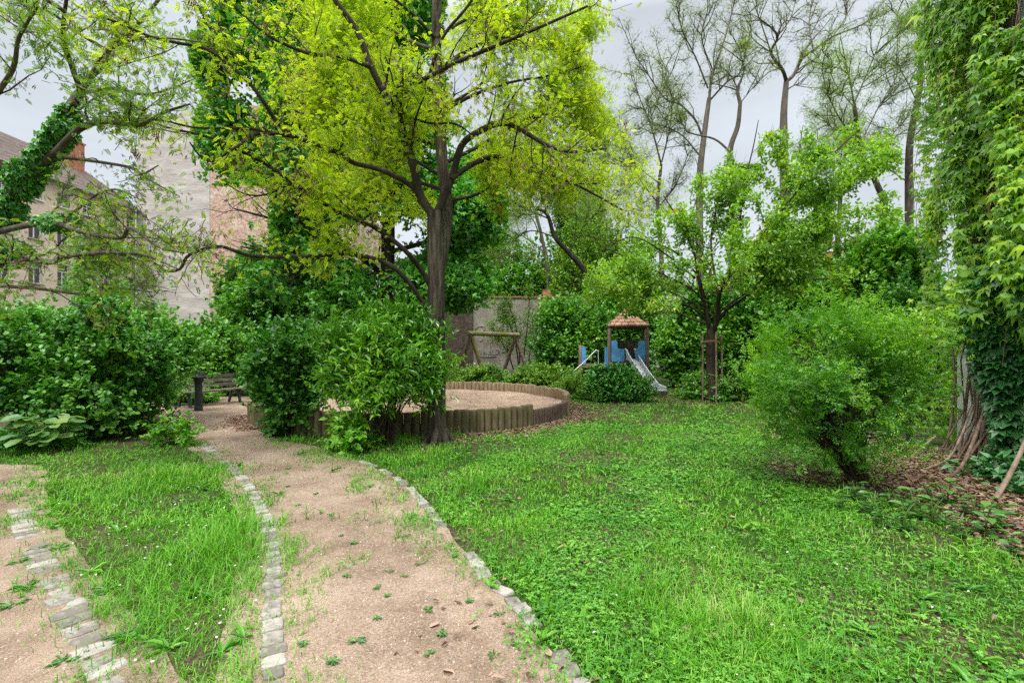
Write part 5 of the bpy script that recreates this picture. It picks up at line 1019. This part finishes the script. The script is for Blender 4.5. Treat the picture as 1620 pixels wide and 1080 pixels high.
def grass(name, n, d0, d1, seed, len_, wid, pw=.6, cl=5):
    r = np.random.default_rng(seed); c = sample(n // cl, d0, d1, pw, seed=seed); p = np.repeat(c, cl, 0) + r.normal(0, .018 + .0012 * d1, (len(c) * cl, 2))
    p = p[lawnmask(p, r)]; v3 = np.c_[p, p[:, :1] * 0]; p = p[r.random(len(p)) < np.where(p[:, 0] < -.9, np.clip(bare(p) + .5, 0, 1) * np.clip((p[:, 1] - 1.2) / 1.6, .6, 1), bare(p))]; v3 = np.c_[p, p[:, :1] * 0]; n = len(p)
    tall_ = np.clip(.8 + .55 * vnoise(v3 + 2, 1.7), .45, 1.6) * np.where(p[:, 0] < -.7, 1.15, .95)
    tuft = np.zeros(n)
    for tx, ty, tr in [(*G(740, 775)[:2], .34), (*G(770, 770)[:2], .2), (*G(340, 880)[:2], .30), (*G(380, 850)[:2], .25), (*G(250, 760)[:2], .4), (*G(700, 690)[:2], .4), (*G(640, 700)[:2], .4), (*G(1010, 940)[:2], .25), (*G(1180, 1000)[:2], .3), (*G(1550, 900)[:2], .35), (*G(720, 655)[:2], .3)]:
        tuft = np.maximum(tuft, np.exp(-((p[:, 0] - tx) ** 2 + (p[:, 1] - ty) ** 2) / tr ** 2))
    ln = r.uniform(*len_, n) * tall_ * r.uniform(.55, 1.15, n) * (1 + 1.3 * tuft); a = r.uniform(0, 6.28, n); tilt = r.uniform(.15, 1.25, n) * (1 - .35 * tuft)
    dr = np.stack([np.cos(a) * np.sin(tilt), np.sin(a) * np.sin(tilt), np.cos(tilt)], 1); up = np.stack([-np.cos(a) * np.cos(tilt), -np.sin(a) * np.cos(tilt), np.sin(tilt)], 1)
    return MB().scatter(T_blade, np.c_[p, np.zeros(n)], dr, up, ln, r.random(n), r.uniform(*wid, n) / ln)
m = grass('g', 125000, .9, 4.5, 1, (.045, .115), (.003, .0065), .2); m2 = grass('g', 120000, 4.3, 9.5, 2, (.05, .12), (.006, .011), .3); m3 = grass('g', 110000, 9.2, 24, 3, (.06, .12), (.012, .022), .3)
for q in (m2, m3):
    for a_, b_, c2 in zip(q.V, q.Q, q.R): m.add(a_, b_ - b_.min(), c2)
tag(m.build('grass', L_grass), label='short mixed green lawn grass on both sides of the path', kind='stuff')
m = MB()
for n, d0, d1, s0, sz, sd_ in ((76000, .9, 4.6, (.016, .032), .2, 11), (80000, 4.4, 10, (.024, .045), .3, 12), (26000, 9.5, 22, (.045, .08), .3, 13)):
    r = np.random.default_rng(sd_); p = sample(n, d0, d1, sz, seed=sd_); p = p[lawnmask(p, r)]; v3 = np.c_[p, p[:, :1] * 0]; w_ = np.where(p[:, 0] > -.5, .62 + .8 * vnoise(v3 + 4, 1.1), .06 + .35 * vnoise(v3 + 4, 1.3)); p = p[(r.random(len(p)) < w_) & (r.random(len(p)) < bare(p) + .1)]; n = len(p)
    a = r.uniform(0, 6.28, n); m.scatter(T_clov, np.c_[p, r.uniform(.008, .05, n)], np.stack([np.cos(a), np.sin(a), r.uniform(-.2, .2, n)], 1), nrm(r.normal(0, .28, (n, 3)) + [0, 0, 1]), r.uniform(*s0, n))
r = np.random.default_rng(66); p = sample(420, 1.4, 10, .3, seed=66); p = p[lawnmask(p, r, .05)]; p = np.repeat(p, 7, 0); n = len(p); a = r.uniform(0, 6.28, n); tl_ = r.uniform(.15, .9, n)
m.scatter(T_long, np.c_[p, np.full(n, .01)], np.stack([np.cos(a), np.sin(a), tl_], 1), nrm(np.stack([-np.cos(a) * tl_, -np.sin(a) * tl_, np.ones(n)], 1)), r.uniform(.05, .13, n), r.random(n), .8)
tag(m.build('clover', L_clover), label='low clover and ground ivy mixed into the lawn', kind='stuff')
# dead leaves
m = MB(); r = np.random.default_rng(8)
p1 = np.stack([r.uniform(3.4, 6.9, 26000), r.uniform(2.5, 9.5, 26000)], 1); p1 = p1[inside(p1 + r.normal(0, .12, p1.shape), LIT) | ((np.hypot(p1[:, 0] - 4.2, p1[:, 1] - 6.2) < .9) & (r.random(len(p1)) < .3)) | ((p1[:, 1] > 6.6) & (p1[:, 0] > 4.6) & (r.random(len(p1)) < .5))]
a = r.uniform(math.radians(-75), math.radians(25), 5200); q_ = SR + .12 + np.abs(r.normal(0, .33, 5200)); p2 = np.stack([SC[0] + q_ * np.cos(a), SC[1] + q_ * np.sin(a)], 1)
a = r.uniform(math.radians(-165), math.radians(-130), 900); q_ = SR + .1 + np.abs(r.normal(0, .2, 900)); p3 = np.stack([SC[0] + q_ * np.cos(a), SC[1] + q_ * np.sin(a)], 1)
p4 = sample(1500, 1.2, 14, .3, seed=81); p4 = p4[(p4[:, 0] > -.6) & (p4[:, 0] < 6)]; p5 = G(1065, 632)[:2] + r.normal(0, 1, (900, 2)) * [.5, .35]; p6 = G(1100, 640)[:2] + r.normal(0, 1, (700, 2)) * [1.6, .4]; p7 = np.array([bx, by]) + r.normal(0, .3, (260, 2)); p8 = SC + r.uniform(-1, 1, (260, 2)) * 2.5
p = np.vstack([p1, p2, p3, p4, p5, p6, p7]); n = len(p); a = r.uniform(0, 6.28, n)
m.scatter(T_leaf, np.c_[p, r.uniform(.008, .03, n)], np.stack([np.cos(a), np.sin(a), r.normal(0, .2, n)], 1), nrm(r.normal(0, .35, (n, 3)) + [0, 0, 1]), r.uniform(.03, .075, n))
n = len(p8); a = r.uniform(0, 6.28, n); m.scatter(T_leaf, np.c_[p8, np.full(n, .24)], np.stack([np.cos(a), np.sin(a), r.normal(0, .2, n)], 1), nrm(r.normal(0, .35, (n, 3)) + [0, 0, 1]), r.uniform(.03, .06, n))
tag(m.build('leaf_litter', M_dead), label='brown dead leaves lying under the vine wall and round the sandpit', kind='stuff')
# pebbles and grit on the paths
m = MB(); p = sample(26000, 1.0, 9, .1, seed=91); r = np.random.default_rng(9); p = p[inside(p, PATH) | inside(p, PATH2)]; n = len(p); a = r.uniform(0, 6.28, n)
m.scatter(T_stone, np.c_[p, np.where(inside(p, SHEET2), .0085, .0035)], np.stack([np.cos(a), np.sin(a), a * 0], 1), np.tile([0, 0, 1.], (n, 1)), .003 + .011 * r.random(n) ** 4, r.random(n)); 
tag(m.build('gravel', roughmat('grit_stone', [(.3, (.26, .21, .17)), (.7, (.55, .46, .38))], 8, 3, .9, 0, rndw=.9)), label='loose grit and small pebbles strewn over the sandy paths', kind='stuff')
# daisies and other small flowers
m = MB(); r = np.random.default_rng(17); cs = [G(x, y)[:2] for x, y in ((200, 810), (260, 830), (360, 790), (180, 850), (240, 860), (340, 840), (300, 770), (230, 880), (330, 960), (290, 990), (1030, 850), (1400, 900), (900, 700), (1250, 1000), (1000, 780))]
p = np.vstack([c + r.normal(0, .35, (9 if k < 10 else 4, 2)) for k, c in enumerate(cs)]); p = p[~inside(p, PATH) & ~inside(p, PATH2)]; n = len(p)
m.scatter(T_daisy, np.c_[p, r.uniform(.055, .10, n)], np.stack([np.cos(a[:n]), np.sin(a[:n]), 0 * a[:n]], 1), nrm(r.normal(0, .25, (n, 3)) + [0, -.3, 1]), r.uniform(.014, .022, n))
tag(m.build('daisies', M_wflow), label='tiny white and pink daisies dotted through the grass', kind='stuff')
m = MB(); ps_ = []
pt_ = sample(260, 1.3, 9, .3, seed=44); pt_ = pt_[(pt_[:, 0] > .2)]; nq = len(pt_)
mp_ = MB().scatter(T_leaf, np.c_[pt_, r.uniform(.03, .08, nq)], nrm(r.normal(0, 1, (nq, 3)) * [1, 1, .2]), nrm(r.normal(0, .4, (nq, 3)) + [0, 0, 1]), r.uniform(.010, .024, nq))
tag(mp_.build('fallen_petals', M_wflow), label='pale fallen petals scattered over the lawn on the right', kind='stuff')
for cx_, cy_, z_, sx_, sy2, n_ in ((6.1, 14.75, .5, 1.2, .25, 90), (-8.8, 14.0, .42, .45, .9, 60), (-2.5, 7.45, .42, .22, .15, 7), (-5.6, 7.85, .28, .2, .12, 8), (-8.4, 12.4, .55, .3, .2, 14), (7.0, 13.6, .5, .6, .2, 20)):
    ps_.append(np.stack([r.normal(cx_, sx_ * .6, n_), r.normal(cy_, sy2 * .6, n_), r.uniform(z_ * .6, z_ * 1.3, n_)], 1))
p = np.vstack(ps_); n = len(p); aa_ = r.uniform(0, 6.28, n); m.scatter(T_flower, p, np.stack([np.cos(aa_), np.sin(aa_), 0 * aa_], 1), nrm(r.normal(0, .3, (n, 3)) + [0, -.7, .7]), r.uniform(.02, .032, n))
tag(m.build('yellow_flowers', M_yflow), label='small yellow flowers scattered among the undergrowth', kind='stuff')
# pink-white blossoms on the creeper fence
m = MB()
for x, y in ((1502, 522), (1490, 547), (1483, 570), (1496, 622), (1490, 630), (1500, 627), (1486, 604)):
    c = P(x, y, 7.7); k = 12; m.scatter(T_flower, c + r.normal(0, .035, (k, 3)) * [1, .5, .5], nrm(r.normal(0, 1, (k, 3)) * [1, .4, .3]), nrm(r.normal(0, .3, (k, 3)) + [-.2, -.7, .7]), r.uniform(.016, .026, k))
ob = m.build('blossom', M_wflow); tag(ob, 'clusters of small white blossoms on the creeper left of the white wall', kind='stuff')

# rosettes of weeds on the sandy path, and leafy seedlings in the litter
def weed(seed, n, L, T_, w, name='weed', st=0, label='', cat='weed', group=''):
    r = np.random.default_rng(seed); t = empty(name, label=label, cat=cat, group=group); a = r.uniform(0, 6.28, n); z = r.uniform(0.0, .35, n); m = MB()
    p0 = np.stack([.1 * L * np.cos(a), .1 * L * np.sin(a), .006 + st * r.random(n)], 1); m.scatter(T_, p0, nrm(np.stack([np.cos(a), np.sin(a), z], 1)), nrm(np.stack([-np.cos(a) * z, -np.sin(a) * z, np.ones(n)], 1) + r.normal(0, .12, (n, 3))), L * r.uniform(.55, 1.1, n), r.random(n), w); m.build('leaves', L_weed, t)
    if st:
        s2 = MB()
        for k in range(3): e_ = np.array([r.normal(0, .05), r.normal(0, .05), st]); s2.tube(spline([(0, 0, 0), e_ * [.3, .3, .6], e_], 3), .004, 4, cap=False)
        s2.build('stalk', L_weed, t)
    return t
WG = 'weed rosettes on the sandy path'; wl_ = 'small flat green weed rosette growing in the bare sand of the main path'
protos = [weed(300, 15, .036, T_long, .8, label=wl_, group=WG), weed(301, 11, .044, T_long, .5, label=wl_, group=WG), weed(302, 19, .03, T_leaf, .7, label=wl_, group=WG)]
spots = [(680, 966), (790, 972), (612, 943), (565, 1017), (596, 930), (527, 1048), (680, 1036), (665, 893), (596, 980), (500, 782), (524, 815), (540, 848), (720, 880), (870, 1000), (615, 905), (455, 742), (470, 800), (815, 1020), (640, 912), (830, 968), (560, 860), (585, 770), (742, 952), (700, 1005), (340, 680), (455, 770), (550, 912), (480, 1020), (780, 1040), (640, 850)]
for i, (x, y) in enumerate(spots):
    o = protos[i] if i < 3 else copy_tree(protos[rng.integers(3)]); g0 = G(x, y); o.location = (g0[0], g0[1], .005); o.rotation_euler = (0, 0, rng.uniform(0, 6.28)); s_ = rng.uniform(.8, 1.35); o.scale = (s_, s_, s_)
WG2 = 'coarse weeds on the side path'; w2 = 'coarse spreading weed with long leaves beside the setts at the bottom left'
p2 = weed(310, 20, .085, T_long, .6, label=w2, group=WG2)
for i, (x, y) in enumerate([(155, 945), (170, 935), (60, 870), (30, 890), (95, 870), (135, 1040), (100, 1050), (20, 960), (190, 1010), (45, 930)]):
    o = p2 if i == 0 else copy_tree(p2); g0 = G(x, y); o.location = (g0[0], g0[1], .010); o.rotation_euler = (0, 0, rng.uniform(0, 6.28)); s_ = rng.uniform(.6, 1.1); o.scale = (s_, s_, s_)
WG3 = 'leafy seedlings between lawn and leaf litter'; w3 = 'upright leafy green seedling at the edge of the lawn below the yellow-green shrub'
p3 = weed(320, 18, .13, T_leaf, 1.1, 'seedling', .26, w3, 'seedling', WG3)
for i, (x, y) in enumerate([(1355, 775), (1410, 785), (1445, 800), (1475, 810), (1380, 800), (1330, 790), (1500, 780), (1430, 820), (1540, 800), (1560, 830), (1395, 815), (1515, 830), (1470, 775), (1600, 860), (1585, 820)]):
    o = p3 if i == 0 else copy_tree(p3); g0 = G(x, y + 18); o.location = (g0[0], g0[1], 0); o.rotation_euler = (0, 0, rng.uniform(0, 6.28)); s_ = rng.uniform(.6, 1.05); o.scale = (s_, s_, s_)
